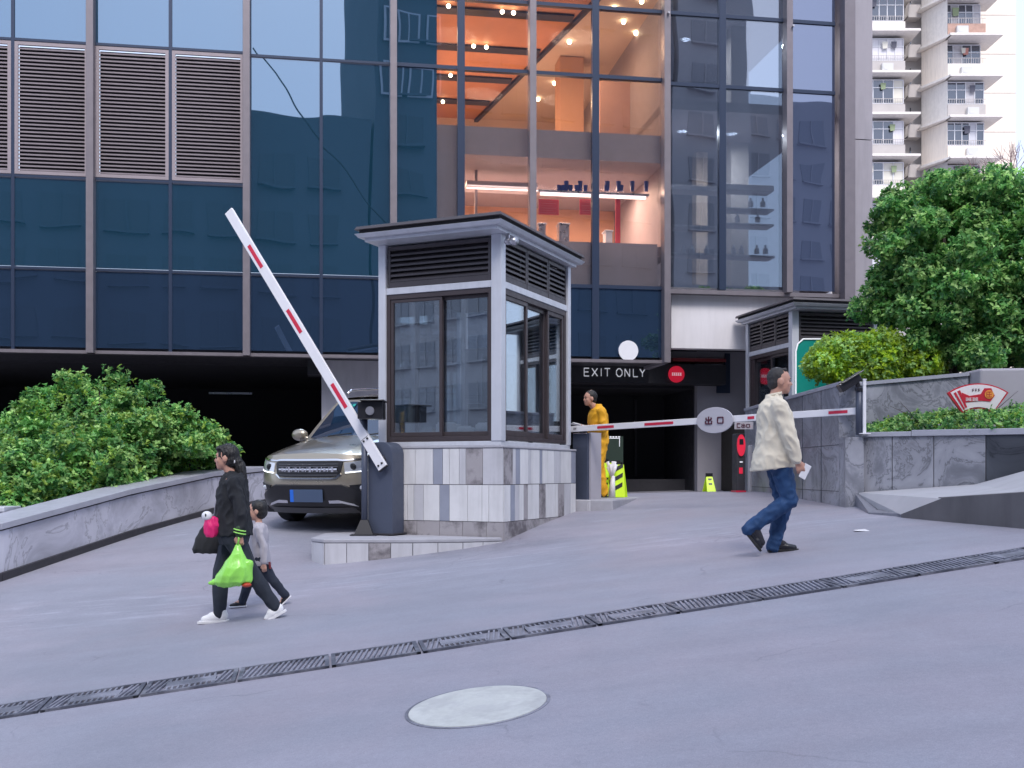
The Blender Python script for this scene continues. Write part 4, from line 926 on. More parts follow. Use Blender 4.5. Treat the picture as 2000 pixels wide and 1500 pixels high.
ov=ov.build('oval_face',M['redglow'],e); MB().box((-.035,-.036,.77),(.03,-.031,.86)).build('screen',M['blackplastic'],ov)
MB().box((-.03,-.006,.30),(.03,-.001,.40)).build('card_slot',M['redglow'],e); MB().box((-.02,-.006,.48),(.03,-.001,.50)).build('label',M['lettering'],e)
# pale panel right of it with small lettering
a=at(1464,870,17.9); b=at(1500,965,17.9); o=MB().box((a.x,17.9,-.5),(b.x+.25,18.05,a.z)).build('pale_wall',M['white_panel'],None,bevel=.01); tag(o,'low pale cream wall block behind the man in the cream jacket','wall')
a=at(1442,831,17.3); e=empty('exit_label',tuple(a),0,'small grey plate with dark exit characters above the ticket machine','sign')
MB().box((-.06,.0,-.06),(.24,.02,.06)).build('plate',M['greywall'],e)
q=MB(); 
for a_ in ((.055,.0),(.03,.03)): pass
strokes(q,[(1,1,0,1),(0,1,0,0),(0,0,1,0)],-.02,-.03,.05,.06,-.003,.012); strokes(q,CHU,.05,-.03,.06,.06,-.003,.008); strokes(q,KOU,.13,-.03,.055,.055,-.003,.008); q.build('lettering',M['ink'],e)
# safety boards
def aboard(loc,rz,label,h=.62,w=.36,chev=True):
    e=empty('safety_board',loc,rz,label,'safety board')
    L0=MB().hexa([(-w/2,-.16,0),(w/2,-.16,0),(w/2,-.13,0),(-w/2,-.13,0)],[(-w*.36,-.015,h),(w*.36,-.015,h),(w*.36,.0,h),(-w*.36,.0,h)]).build('front_panel',M['lime'],e,bevel=.006)
    MB().hexa([(-w/2,.13,0),(w/2,.13,0),(w/2,.16,0),(-w/2,.16,0)],[(-w*.36,.001,h),(w*.36,.001,h),(w*.36,.016,h),(-w*.36,.016,h)]).build('rear_panel',M['lime'],e)
    def P(x,z,o=.004): return Vector((x,-.16+(.145)*z/h-o,z))
    q=MB()
    if chev:
        for z in (.06,.24,.42):
            z*=h/.62; q.hexa([P(-w*.36,z),P(w*.34,z+.12),P(w*.34,z+.19),P(-w*.36,z+.07)],[P(-w*.36,z,.002),P(w*.34,z+.12,.002),P(w*.34,z+.19,.002),P(-w*.36,z+.07,.002)])
        q.build('chevron_stripe',M['blackplastic'],L0)
    else:
        for z in (.12,.2,.28): q.hexa([P(-w*.2,z),P(w*.2,z),P(w*.2,z+.03),P(-w*.2,z+.03)],[P(-w*.2,z,.002),P(w*.2,z,.002),P(w*.2,z+.03,.002),P(-w*.2,z+.03,.002)])
        q.build('warning_text',M['blackplastic'],L0)
    MB().box((-.06,-.012,h-.02),(.06,.012,h+.06)).build('handle',M['blackplastic'],e)
a=at(1205,958,17.1); aboard((a.x,a.y,-.375),R(-14),'lime yellow folding board with black slanted stripes, right one behind the worker',h=.52,w=.30)
a=at(1182,956,17.35); aboard((a.x,a.y,-.375),R(20),'lime yellow folding board half hidden behind the worker, left of the striped one',h=.55,w=.30,chev=False)
a=at(1385,962,18.6); aboard((a.x,a.y,G(a.x,a.y)),R(5),'small lime and black wet floor board by itself before the dark gateway',h=.26,w=.16,chev=False)
o=MB(); 
for k in range(9):
    t_=2*math.pi*k/9; o.tube([(0,0,.30),(.07*math.cos(t_),.07*math.sin(t_),.52+.05*math.sin(3*t_))],[.012,.028],6)
o.tube([(0,0,0),(.02,0,.34)],[.06,.03],8); o=o.build('white_bag_bundle',M['white'],None,smooth=True); a=at(1195,956,16.95); o.location=(a.x,a.y,-.375); tag(o,'crumpled white plastic bag bundle tied between the two lime boards','bag')
nb=at(1175,855,17.0)
# notice on ramp wall
q=MB(); e=empty('notice_board',(at(1195,870,18.9)).to_tuple(),0,'dark green notice with a thin white frame line behind the worker','notice')
MB().box((-.2,0,-.3),(.2,.02,.16)).build('panel',mat('notice_green',(.012,.03,.02),.6),e)
q=MB().box((-.2,-.006,.12),(.14,-.001,.13)).box((.13,-.006,-.02),(.14,-.001,.12))
for i in range(6): q.box((-.14+i*.05,-.006,.14),(-.105+i*.05,-.001,.16))
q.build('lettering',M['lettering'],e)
# litter on the street
for (px,py,s_,lb) in ((1682,1037,.07,'white scrap of paper on the street before the right kerb'),(990,1052,.035,'small pale stone chip at the foot of the booth corner')):
    # march to the ground
    D=5
    while at(px,py,D).z>G(at(px,py,D).x,D) and D<22: D+=.02
    p=at(px,py,D); o=MB().hexa([(-s_,-s_*.6,0),(s_,-s_*.9,0),(s_*.8,s_*.7,0),(-s_*.9,s_*.8,0)],[(-s_*.8,-s_*.5,.012),(s_*.9,-s_*.8,.004),(s_*.7,s_*.6,.015),(-s_*.8,s_*.7,.006)]).build('litter',M['white'],None); o.location=(p.x,p.y,G(p.x,p.y)+.002); tag(o,lb,'litter')
# ---------------------------------------------------------------- foliage
def leafmat(name,col,tr=.42,rough=.42):
    m=bpy.data.materials.new(name); m.use_nodes=True; t=m.node_tree; p=t.nodes['Principled BSDF']; L=t.links.new
    p.inputs['Roughness'].default_value=rough; p.inputs['Specular IOR Level'].default_value=.45
    tc=t.nodes.new('ShaderNodeTexCoord'); n=t.nodes.new('ShaderNodeTexNoise'); n.inputs['Scale'].default_value=2.2; n.inputs['Detail'].default_value=4; L(tc.outputs['Object'],n.inputs['Vector'])
    r=t.nodes.new('ShaderNodeMapRange'); r.inputs[1].default_value=.32; r.inputs[2].default_value=.68; r.inputs[3].default_value=.62; r.inputs[4].default_value=1.38; L(n.outputs['Fac'],r.inputs[0])
    h=t.nodes.new('ShaderNodeHueSaturation'); h.inputs['Color'].default_value=(*col,1); L(r.outputs[0],h.inputs['Value']); L(h.outputs[0],p.inputs['Base Color'])
    tl=t.nodes.new('ShaderNodeBsdfTranslucent'); L(h.outputs[0],tl.inputs['Color']); mx=t.nodes.new('ShaderNodeMixShader'); mx.inputs[0].default_value=tr
    L(p.outputs[0],mx.inputs[1]); L(tl.outputs[0],mx.inputs[2]); L(mx.outputs[0],t.nodes['Material Output'].inputs['Surface'])
    return m
LF={'dark':leafmat('leaf_dark',(.045,.17,.05)),'mid':leafmat('leaf_mid',(.16,.40,.11)),'light':leafmat('leaf_light',(.38,.62,.20)),
    'lime':leafmat('leaf_lime',(.36,.52,.03)),'olive':leafmat('leaf_olive',(.28,.44,.07))}
def foliage(name,blobs,n,leaf,mats,probs,parent=None,seed=1,per=7,rough=.22,nf=1.3,inner=.30,topbias=.35,clip=None):
    rg=np.random.default_rng(seed); B=np.array([b for b in blobs],float)
    wts=(B[:,3]*B[:,4]+B[:,3]*B[:,5]+B[:,4]*B[:,5]); wts/=wts.sum()
    k=rg.choice(len(B),n,p=wts); d=rg.normal(size=(n,3)); d/=np.linalg.norm(d,axis=1)[:,None]
    rr=1-inner*rg.random(n)**2; rr=np.where(rg.random(n)<.07,rr*rg.uniform(1.04,1.20,n),rr)
    c=B[k,:3]; rad=B[k,3:6]
    p=c+d*rad*rr[:,None]
    ns=np.array([mnoise.noise(Vector(tuple(q*nf)))+.5*mnoise.noise(Vector(tuple(q*nf*2.7))) for q in p])
    p=c+(p-c)*(1+rough*ns)[:,None]
    # drop tufts buried deep inside another blob
    keep=np.ones(n,bool)
    for j in range(len(B)):
        q=(p-B[j,:3])/B[j,3:6]; keep&=~((np.linalg.norm(q,axis=1)<.70)&(k!=j))
    if clip is not None: keep&=clip(p)
    p=p[keep]; d=(d/rad)[keep]; d/=np.linalg.norm(d,axis=1)[:,None]; n=len(p)
    ax=d+np.array([0,0,topbias])+rg.normal(size=(n,3))*.35; ax/=np.linalg.norm(ax,axis=1)[:,None]
    N=n*per; P=np.repeat(p,per,0); A=np.repeat(ax,per,0); tz=np.repeat(rg.random(n),per)
    t=rg.normal(size=(N,3)); t-=A*(t*A).sum(1)[:,None]; t/=np.linalg.norm(t,axis=1)[:,None]
    up=rg.uniform(.05,.9,N)[:,None]; D=t*(1-.45*up)+A*up; D/=np.linalg.norm(D,axis=1)[:,None]
    L=leaf*rg.uniform(.65,1.25,N)[:,None]; S=np.cross(D,A); S/=np.linalg.norm(S,axis=1)[:,None]+1e-9; Nn=np.cross(S,D)
    P=P+A*rg.uniform(-.5,.5,N)[:,None]*leaf
    w=L*.27
    v=np.stack([P,P+D*L*.5+S*w+Nn*w*.35,P+D*L-A*L*.12,P+D*L*.5-S*w+Nn*w*.35],1).reshape(-1,3)
    f=np.arange(N*4).reshape(N,4)
    f=np.concatenate([f[:,[0,1,2]],f[:,[0,2,3]]],1).reshape(-1)
    me=bpy.data.meshes.new(name); me.vertices.add(N*4); me.vertices.foreach_set('co',v.reshape(-1).astype('f'))
    me.loops.add(N*6); me.loops.foreach_set('vertex_index',f.astype('i')); me.polygons.add(N*2)
    me.polygons.foreach_set('loop_start',np.arange(0,N*6,3,dtype='i'))
    for m in mats: me.materials.append(LF[m])
    pm=np.searchsorted(np.cumsum(probs),rg.random(n)*.999); pm=np.repeat(pm,per*2); me.polygons.foreach_set('material_index',pm.astype('i'))
    me.update(calc_edges=True); o=bpy.data.objects.new(name,me); C.objects.link(o)
    if parent is not None: o.parent=parent
    return o
M['bark']=mat('bark',(.055,.04,.035),.85,var=.3,vscale=9,bump=.6,bscale=25)
def limbs(name,base,tips,r0,parent,seed=2,wig=.12):
    rr=random.Random(seed); m=MB()
    for tp in tips:
        b=Vector(base)+Vector((rr.uniform(-.12,.12),rr.uniform(-.1,.1),0)); tp=Vector(tp); pts=[]; n=7
        for i in range(n+1):
            t=i/n; pts.append(b.lerp(tp,t)+Vector((rr.uniform(-wig,wig),rr.uniform(-wig,wig),0))*math.sin(math.pi*t))
        m.tube(pts,[r0*(1-.75*i/n) for i in range(n+1)],8)
        for i in (3,4,5,6):
            q=pts[i]+Vector((rr.uniform(-.6,.6),rr.uniform(-.5,.5),rr.uniform(.25,.6))); m.tube([pts[i],(pts[i]+q)/2+Vector((0,0,.05)),q],[r0*.35,r0*.25,r0*.1],6)
    return m.build(name,M['bark'],parent,smooth=True)
def clumpy(bl,n,r,seed,flat=.72,fill=.8):
    # break big ellipsoids into many small leaf clumps over a shrunken core, so shade falls between them
    rr=random.Random(seed); out=[]
    tot=sum(b[3]*b[5]+b[4]*b[5] for b in bl)
    bl=[(b[0],b[1],b[2],b[3]*.90,b[4]*.9,b[5]*.91) for b in bl]
    for b in bl:
        out.append((b[0],b[1],b[2],b[3]*fill,b[4]*fill,b[5]*fill))
        k=max(3,int(n*(b[3]*b[5]+b[4]*b[5])/tot))
        for i in range(k):
            z=1-2*(i+.5)/k; a=i*2.39996+rr.uniform(-.4,.4); s=math.sqrt(1-z*z); q=rr.uniform(.80,1.06); c=r*rr.uniform(.65,1.35)
            if z<-.75: continue
            out.append((b[0]+b[3]*s*math.cos(a)*q,b[1]+b[4]*s*math.sin(a)*q,b[2]+b[5]*z*q,c,c,c*flat))
    return out
# left bush
e=empty('dome_shrub',(-6.8,17.6,-.3),0,'huge dome shaped green shrub behind the ramp wall at left','shrub')
def rel(bl,o): return [(a-o[0],b-o[1],c-o[2],d,e_,f) for a,b,c,d,e_,f in bl]
bl=[(-6.9,17.9,.30,1.55,1.35,1.55),(-5.85,18.1,.05,1.20,1.15,1.15),(-7.9,17.7,.15,1.6,1.4,1.0),(-6.6,16.7,-.1,1.2,1.1,.95),(-7.6,16.0,-.35,1.6,1.2,.95),(-5.35,18.4,-.0,.70,.8,.75),(-5.55,18.6,.10,.75,.8,.95),(-9.0,16.8,-.1,1.6,1.3,1.0),(-6.1,17.1,.15,.9,.8,.85),(-7.2,15.3,-.55,.95,.55,.55),(-6.3,16.3,-.45,.55,.6,.55),(-5.8,17.2,-.25,.5,.7,.6)]
foliage('foliage',rel(clumpy(bl,210,.22,3,fill=.86),e.location),34000,.078,['dark','mid','light','olive'],[.20,.38,.28,.14],e,seed=5,per=6,rough=.30,inner=.55,topbias=.6,clip=lambda p:(p[:,0]-6.8<np.interp(p[:,1]+17.6,[10.6,13,15.6,18,20.2],[-7.2,-6.2,-5.55,-5.0,-4.55])-.42)|(p[:,2]-.3>.28))
limbs('stem',(0,0,-.4),[(-.9,0,1.0),(.0,.1,1.5),(.9,.2,.8),(.3,-.9,.7),(-.6,-1.3,.5)],.06,e)
# right tree
e=empty('broadleaf_tree',(6.75,16.3,1.0),0,'dense green broadleaf tree rising over the walls at right','tree')
def px_blob(px,py,D,rx,ry,rz): p=at(px,py,D); return (p.x,p.y,p.z,rx,ry,rz)
bl=[px_blob(1800,425,16.6,.78,.8,.68),px_blob(1910,440,16.6,.95,.9,.80),px_blob(1765,490,16.2,.50,.7,.75),px_blob(1785,575,16.2,.66,.8,.62),px_blob(1870,560,15.9,.85,.9,.75),px_blob(1990,500,16.2,.9,.9,.85),
    px_blob(2080,480,16.5,1.0,1,1.1),px_blob(1975,600,16.0,.9,.9,.7),px_blob(1850,640,16.0,.75,.7,.45),px_blob(1940,390,16.8,.55,.6,.40),px_blob(1850,370,16.6,.42,.5,.32),px_blob(2000,440,16.6,.7,.7,.7),px_blob(2080,620,16.2,1,1,.8),px_blob(1738,600,16.3,.36,.5,.34),px_blob(1900,680,15.6,.5,.5,.30),px_blob(1960,690,16.9,.9,.5,.45),px_blob(1800,690,16.9,.6,.5,.35)]
foliage('crown',rel(clumpy(bl,200,.26,6,fill=.74),e.location),34000,.078,['dark','mid','light'],[.24,.40,.36],e,seed=9,per=6,rough=.32,inner=.55,nf=1.6,topbias=.6)
limbs('trunk',(.1,0,-.2),[(-.9,.1,2.2),(-.2,0,2.6),(.7,.2,2.4),(-.5,-.3,1.5),(1.2,.1,1.9)],.085,e,seed=5,wig=.2)
# yellow green clipped shrub
e=empty('clipped_shrub',(5.3,16.2,1.0),0,'yellow green rounded shrub in front of the green sign board','shrub')
bl=[px_blob(1652,702,15.9,.52,.5,.36),px_blob(1712,695,15.9,.50,.5,.36),px_blob(1610,712,15.7,.26,.35,.20),px_blob(1690,725,15.8,.6,.4,.28),px_blob(1780,710,15.9,.5,.4,.28)]
foliage('foliage',rel(bl,e.location),5200,.06,['olive','lime','light'],[.22,.48,.30],e,seed=11,per=7,rough=.25,inner=.35,nf=3)
limbs('stem',(0,0,-.2),[(-.3,0,.6),(.2,0,.6)],.03,e)
# low hedge in the front planter
e=empty('hedge',(5.4,13.1,.4),0,'low clipped green hedge filling the front planter at right','hedge')
bl=[]
for i in range(15):
    t=i/14; q=pp(.03+.97*t); h=.10+.12*min(1,t*3.5)
    bl.append((q.x+.15,q.y+.38,.44+h*.35,.30,.36,h)); bl.append((q.x+.35,q.y+.75,.46+h*.5,.34,.4,h*1.1))
foliage('foliage',rel(bl,e.location),9000,.045,['dark','mid','light','olive'],[.2,.38,.27,.15],e,seed=13,per=7,rough=.35,inner=.5,nf=4)
limbs('stem',(0,0,0),[(-.5,.2,.12),(.4,.0,.12)],.02,e)
# bare pinkish twigs tree near the tower
b_=at(1995,345,45); e=empty('bare_tree',(b_.x+1.5,45,6),0,'bare twiggy tree against the cream tower wall at the right edge','tree')
m=MB(); rr=random.Random(8)
def br_(p,d,l,r,k):
    q=p+d*l; m.tube([p,q],[r,r*.7],5)
    if k==0: return
    for _ in range(3):
        nd=(d+Vector((rr.uniform(-.8,.8),rr.uniform(-.4,.4),rr.uniform(-.3,.5)))).normalized(); br_(q,nd,l*.72,r*.6,k-1)
br_(Vector((0,0,0)),Vector((-.15,0,1)).normalized(),2.8,.12,5)
m.build('trunk',mat('pink_twig',(.20,.13,.13),.9),e)

# ---------------------------------------------------------------- apartment tower
TD=78.0; TP=F/TD
tw=empty('apartment_tower',(0,0,0),0,'cream apartment tower with stacked cluttered balconies behind the tree','building')
def X_(px,D=TD): return (px-1000)/F*D
zt_=44
MB().box((X_(1640),TD+2.2,-5),(X_(1905),TD+14,zt_)).build('recess_wall',M['aptgrey'],tw)
MB().box((X_(1905)-2.0,TD+2.0,-5),(X_(1984,TD+2),TD+14,zt_)).build('blank_wall',M['apt'],tw)
jn=MB()
for k in range(-3,16): jn.box((X_(1905)-1.9,TD+1.98,19.6+2.9*k),(X_(1984,TD+2),TD+1.999,19.64+2.9*k))
jn.build('panel_joint',M['aptgrey'],tw)
cl=[(.75,.05,.30),(.12,.18,.55),(.55,.55,.60),(.28,.34,.20),(.50,.22,.18),(.1,.1,.13),(.65,.62,.55)]
CM=[mat('laundry_%s'%n,c,.85) for n,c in zip(('pink','blue','pale','green','rust','black','beige'),cl)]
CM.append(mat('brick_parapet',(.42,.27,.22),.85,var=.15))
M['winwhite']=mat('window_frame_white',(.62,.62,.65),.5); M['ac']=mat('air_conditioner_white',(.55,.55,.55),.5)
rt=random.Random(21)
def floor_bay(x0,x1,y,z,kind,tip=.4):
    """one balcony: slab, parapet, glazing and the clutter on it. z = slab top"""
    bb=MB().box((x0-.12,y-.75,z-.16),(x1+tip,y+2.2,z)).build('balcony',M['slab'],tw)
    bb['label']='balcony'
    del bb['label']
    hp=rt.uniform(.80,1.0)
    MB().box((x0,y,z),(x1,y+.08,z+hp)).box((x1-.08,y+.08,z),(x1,y+2.0,z+hp)).build('parapet',rt.choice([M['aptgrey'],M['aptgrey'],M['slab'],M['apt'],CM[7]]),bb)
    zz0=z+hp+.03; zz1=z+2.62; yy=y+.10 if kind else y+.7
    fr=MB(); gls=[]; cus=[]; n=rt.choice([4,5]); wv=(x1-x0-.1)/n
    fr.box((x0,yy-.02,zz0),(x1-.1,yy+.06,zz0+.07)).box((x0,yy-.02,zz1-.07),(x1-.1,yy+.06,zz1)).box((x0,yy-.02,zz1-.62),(x1-.1,yy+.06,zz1-.56))
    for i in range(n+1): fr.box((x0+i*wv-.03,yy-.025,zz0+.071),(x0+i*wv+.03,yy+.065,zz1-.071))
    for i in range(n):
        a=x0+i*wv+.03; b=a+wv-.06
        if rt.random()<.62: gls.append((a,b))
        else: cus.append((a,b))
    fr.build('window_frame',M['winwhite'],bb)
    for a,b in gls: MB().box((a,yy+.02,zz0+.07),(b,yy+.03,zz1-.07)).build('window_pane',M['aptglass'],bb)
    mc=rt.choice([M['curtain'],CM[2],CM[6],M['white_panel']])
    for a,b in cus: MB().box((a,yy+.03,zz0+.07),(b,yy+.04,zz1-.07)).build('curtain',mc,bb)
    MB().box((x0,yy+.5,z),(x1,yy+.6,z+2.74)).build('room_dark',M['darkgrey'],bb)
    # side glazing of the projecting bay
    MB().box((x1-.14,yy+.07,zz0),(x1-.10,y+2.0,zz1)).build('side_window',rt.choice([M['aptglass'],M['aptgrey']]),bb)
    for q in range(rt.choice([1,1,2])):      # laundry
        x=rt.uniform(x0+.3,x1-.9); zq=zz1-.3; s=rt.uniform(.3,.5)
        MB().hexa([(x,yy-.16,zq-s*1.3),(x+s*.8,yy-.18,zq-s*1.2),(x+s*.8,yy-.14,zq-s*1.2),(x,yy-.12,zq-s*1.3)],[(x-.06,yy-.16,zq),(x+s*.9,yy-.17,zq),(x+s*.9,yy-.14,zq),(x-.06,yy-.13,zq)]).build('laundry',rt.choice(CM[1:7]+CM[2:7]),bb)
    if rt.random()<.7:
        x=rt.uniform(x0+.3,x1-1.0); MB().box((x,y-.33,z+.12),(x+.8,y-.02,z+.67)).tube([(x+.28,y-.335,z+.4),(x+.28,y-.35,z+.4)],.22,14).build('air_conditioner',M['ac'],bb)
    if rt.random()<.85:
        gr=MB(); x=x0+.1
        while x<x1-.15: gr.box((x,y-.05,z+hp),(x+.025,y-.03,z+hp+.35)); x+=.17
        gr.box((x0,y-.055,z+hp+.35),(x1,y-.025,z+hp+.38)).build('railing',M['aptgrey'],bb)
for k in range(-3,8):
    floor_bay(X_(1686),X_(1768),TD,23.1+3.0*(k)-.1,rt.random()<.75,.85)
    # recessed middle bay
    z=22.0+2.95*k
    MB().box((X_(1776)+.4,TD+1.3,z-.14),(X_(1812),TD+2.2,z)).box((X_(1776)+.4,TD+1.3,z),(X_(1812),TD+1.36,z+.8)).build('recessed_balcony',M['aptgrey'],tw)
    MB().box((X_(1776)+.9,TD+2.12,z+.85),(X_(1812)-.5,TD+2.19,z+2.3)).build('recessed_window',M['aptglass'],tw)
    floor_bay(X_(1838),X_(1911),TD-1.2,22.5+2.9*k,rt.random()<.6,.95)
    # chamfered west flank of the right bay
    z=22.5+2.9*k
    MB().hexa([(X_(1838)-.02,TD-1.2,z),(X_(1838)-.02,TD-1.12,z),(X_(1814),TD+1.28,z),(X_(1812),TD+1.2,z)],[(X_(1838)-.02,TD-1.2,z+2.7),(X_(1838)-.02,TD-1.12,z+2.7),(X_(1814),TD+1.28,z+2.7),(X_(1812),TD+1.2,z+2.7)]).build('flank_wall',rt.choice([M['apt'],M['aptgrey'],M['slab']]),tw)
    MB().prism([(X_(1838),TD-1.95),(X_(1838),TD+2),(X_(1804),TD+2),(X_(1804),TD+.6)],z-.16,z-.005).build('flank_slab',M['slab'],tw)
e=empty('apartment_block',(0,0,0),0,'sliver of a second pale block with dark windows at the far right edge','building')
MB().box((X_(1989,112),100,-5),(X_(2120,100),110,41)).build('wall',M['apt'],e)
for k in range(-1,6):
    z=16.2+3.2*k; f=MB().box((X_(1989,112)+.8,99.9,z),(X_(2030,100),99.98,z+1.6)).build('window',M['aptglass'],e); MB().box((X_(1989,112)+.5,99.4,z-.16),(X_(2034,100),99.98,z-.03)).build('sill',M['slab'],f)
# ---------------------------------------------------------------- parked / emerging SUV
def suv():
    th=R(20); fx0,fy0=-2.72,14.45
    hd=Vector((-math.sin(th),-math.cos(th)))
    fr=Vector((fx0,fy0)); fa=fr-hd*.95; ra=fr-hd*3.6
    z1=G(fa.x,fa.y); z2=G(ra.x,ra.y); pitch=math.atan2(z1-z2,2.65)
    e=empty('parked_car',(fr.x,fr.y,0),0,'bronze grey SUV coming up out of the car park beside the guard booth','car')
    mt=Matrix.Rotation(math.atan2(hd.y,hd.x),4,'Z')@Matrix.Rotation(-pitch,4,'Y')
    o0=Vector((fa.x,fa.y,z1))-(mt@Vector((-.95,0,0)))
    e.matrix_world=Matrix.Translation(o0)@mt@Matrix.Diagonal((1.04,1.05,1.06,1))
    paint=mat('bronze_car_paint',(.34,.30,.235),.33,.6,coat=1,var=.02,vscale=1)
    chrome=mat('chrome',(.62,.62,.64),.12,1); blackp=mat('car_black_trim',(.012,.012,.015),.35); dglass=glass_mat('windscreen_glass',(.75,.85,1),.14,base=(.003,.012,.03),wav=0)
    lamp=mat('headlamp_lens',(.62,.64,.68),.08,.35,coat=1)
    sm=lambda t:max(0,min(1,t))
    def ftop(y): return .985-.05*(y/.9)**2-.03*(abs(y)/.9)**6
    def fx(y,z): return -(.10*(y/.9)**2+.30*abs(y/.9)**5)-.09*max(0,(z-.66)/.32)**2-.08*max(0,(.46-z)/.2)**2+.02*math.exp(-((z-.6)/.08)**2)
    def Wd(x,z): return .885+.04*sm((-x-.3)/.9)-.05*max(0,(z-.72)/.35)**2-.03*max(0,(.4-z)/.15)**2-.05*sm((-x-4.1)/.5)
    def belt(x): return ftop(.9)+.15*sm((-x-.4)/1.2)+.05*sm((-x-1.6)/3)
    def xw(y): return -1.18-.16*(y/.75)**2
    b=MB(); ys_=[-.9+1.8*i/28 for i in range(29)]
    ts=[i/10 for i in range(11)]
    b.grid(lambda y,t:(fx(y,.26+(ftop(y)-.26)*t),y*(Wd(-.39,.26+(ftop(y)-.26)*t)/.9),.26+(ftop(y)-.26)*t),ys_,ts)
    def hood(y,t):
        x0=fx(y,ftop(y)); x=x0+(xw(y)-.12-x0)*t; return (x,y*(Wd(x,belt(x))/.9)*1.0,ftop(y)+(.155-.0*(y/.9)**2)*t**.75+.012*math.exp(-((abs(y)-.5)/.06)**2)*math.sin(math.pi*t))
    b.grid(hood,ys_,ts)
    for s in (-1,1):
        b.grid(lambda t,k:((lambda z:((lambda x:(x,s*Wd(x,z),z))(fx(.9,z)+(-4.6-fx(.9,z))*t)))(.26+(belt(fx(.9,.9)+(-4.6-fx(.9,.9))*t)-.26)*k)),[i/24 for i in range(25)],ts)
    b.grid(lambda y,k:(-4.6-.05*math.sin(k*math.pi),y*.98,.3+.87*k),ys_,ts)
    b.grid(lambda y,t:(-1.3-3.3*t,y*.98,1.06+.09*t),ys_,ts)
    body=b.build('body',paint,e,merge=.012); smooth_by_angle(body,42)
    # cabin
    c=MB()
    def cab(zt,k):  # outline ring at height fraction k
        xf=-1.24-.72*k; xr=-4.45+.45*k; hw=.83-.235*k**1.15
        ring=[]
        for i in range(13):
            y=hw*(1-2*i/12); ring.append((xf-.15*(y/.75)**2*(1-.4*k),y))
        for i in range(1,10): ring.append((xf-.15+(xr-xf+.15)*i/10,-hw*(1+.02*math.sin(math.pi*i/10))))
        for i in range(13):
            y=-hw*(1-2*i/12); ring.append((xr+.08*(y/.75)**2,y))
        for i in range(1,10): ring.append((xr+(xf-.15-xr)*i/10,hw*(1+.02*math.sin(math.pi*i/10))))
        return ring
    ks=[0,.25,.5,.75,.9,1.0]; rings=[]
    for k in ks: rings.append([(x,y,1.08+.53*k) for x,y in cab(0,k)])
    n=len(rings[0]); vs=[v for r in rings for v in r]
    fs=[(j*n+i,j*n+(i+1)%n,(j+1)*n+(i+1)%n,(j+1)*n+i) for j in range(len(ks)-1) for i in range(n)]
    c.add(vs,fs)
    def roof(u,v): # u along, v across
        k=1.0; x=-1.96-2.04*u; hw=.595; return (x-.09*v*v*(1-u)*1.0,hw*v,1.61+.075*(1-v**4)*min(1,math.sin(math.pi*min(1,u*.9+.08))**.5))
    c.grid(roof,[i/12 for i in range(13)],[-1,-.9,-.7,-.4,0,.4,.7,.9,1])
    cb_=c.build('cabin',paint,e,merge=.02); smooth_by_angle(cb_,50)
    def ws(v,t,o=.008):
        k=.04+.90*t; hw=(.83-.235*k**1.15)*.90; y=hw*v; return (-1.24-.72*k-.15*(y/.75)**2*(1-.4*k)+o*1.0,y,1.08+.53*k+o*.6)
    g_=MB(); vv=[-1,-.8,-.5,-.2,.1,.4,.7,1]; g_.grid(ws,vv,[0,.25,.5,.75,1]); wsd=g_.build('windscreen',dglass,e,smooth=True)
    st=MB()
    for v0,col in ((-.62,0),(-.50,1)): 
        st.grid(lambda v,t:ws(v,t,.013),[v0,v0+.08],[.86,.93])
    st.build('sticker',mat('teal_sticker',(.02,.35,.30),.5),wsd)
    wp=MB()
    for v0 in (-.55,.15): p=[ws(v0+.5*i/5,.03+.07*(i/5),.03) for i in range(6)]; wp.tube(p,.010,6)
    wp.build('wiper',blackp,e)
    for s in (-1,1):
        g_=MB()
        def sw(u,t):
            k=.10+.78*t; hw=(.83-.235*k**1.15)*1.018+.006; xf=-1.24-.72*k-.22; xr=-4.40+.45*k+.35; return (xf+(xr-xf)*u,s*hw,1.08+.53*k)
        for u0,u1 in ((.03,.34),(.37,.68),(.71,.97)): g_.grid(sw,[u0,(u0+u1)/2,u1],[0,.33,.66,1])
        g_.build('side_window',dglass,e,smooth=True)
        MB().tube([(-2.2,s*.55,1.70),(-2.35,s*.56,1.745),(-3.7,s*.55,1.745),(-3.9,s*.54,1.69)],.018,8).build('roof_rail',chrome,e,smooth=True)
        m_=MB().ball((-1.58,s*1.02,1.14),(.075,.13,.085),14,10).bar((-1.56,s*.86,1.08),(-1.58,s*.97,1.11),.05,.05).build('side_mirror',paint,e,smooth=True); m_.scale=(1,1,1)
    # patches on the nose
    def patch(name,mt_,pts_lo,pts_hi,off=.012,par=e,ny=14,nz=5,thick=True):
        m_=MB()
        def ip(P,t):
            k=t*(len(P)-1); i=min(int(k),len(P)-2); f=k-i; return (P[i][0]+(P[i+1][0]-P[i][0])*f,P[i][1]+(P[i+1][1]-P[i][1])*f)
        def fn(u,v):
            a=ip(pts_lo,u); b_=ip(pts_hi,u); y=a[0]+(b_[0]-a[0])*v; z=a[1]+(b_[1]-a[1])*v
            edge=0 if (0<u<1 and 0<v<1) or not thick else off*1.5
            yy=y*(Wd(-.39,z)/.9); 
            return (fx(y,z)+off-edge,yy,z)
        uu=[0]+[.012+.976*i/(ny) for i in range(ny+1)]+[1]; vv_=[0]+[.04+.92*i/nz for i in range(nz+1)]+[1]
        m_.grid(fn,uu,vv_); o=m_.build(name,mt_,par); smooth_by_angle(o,40); return o
    gr=patch('grille',blackp,[(-.47,.74),(-.40,.685),(.40,.685),(.47,.74)],[(-.50,.875),(-.42,.885),(.42,.885),(.50,.875)],.012)
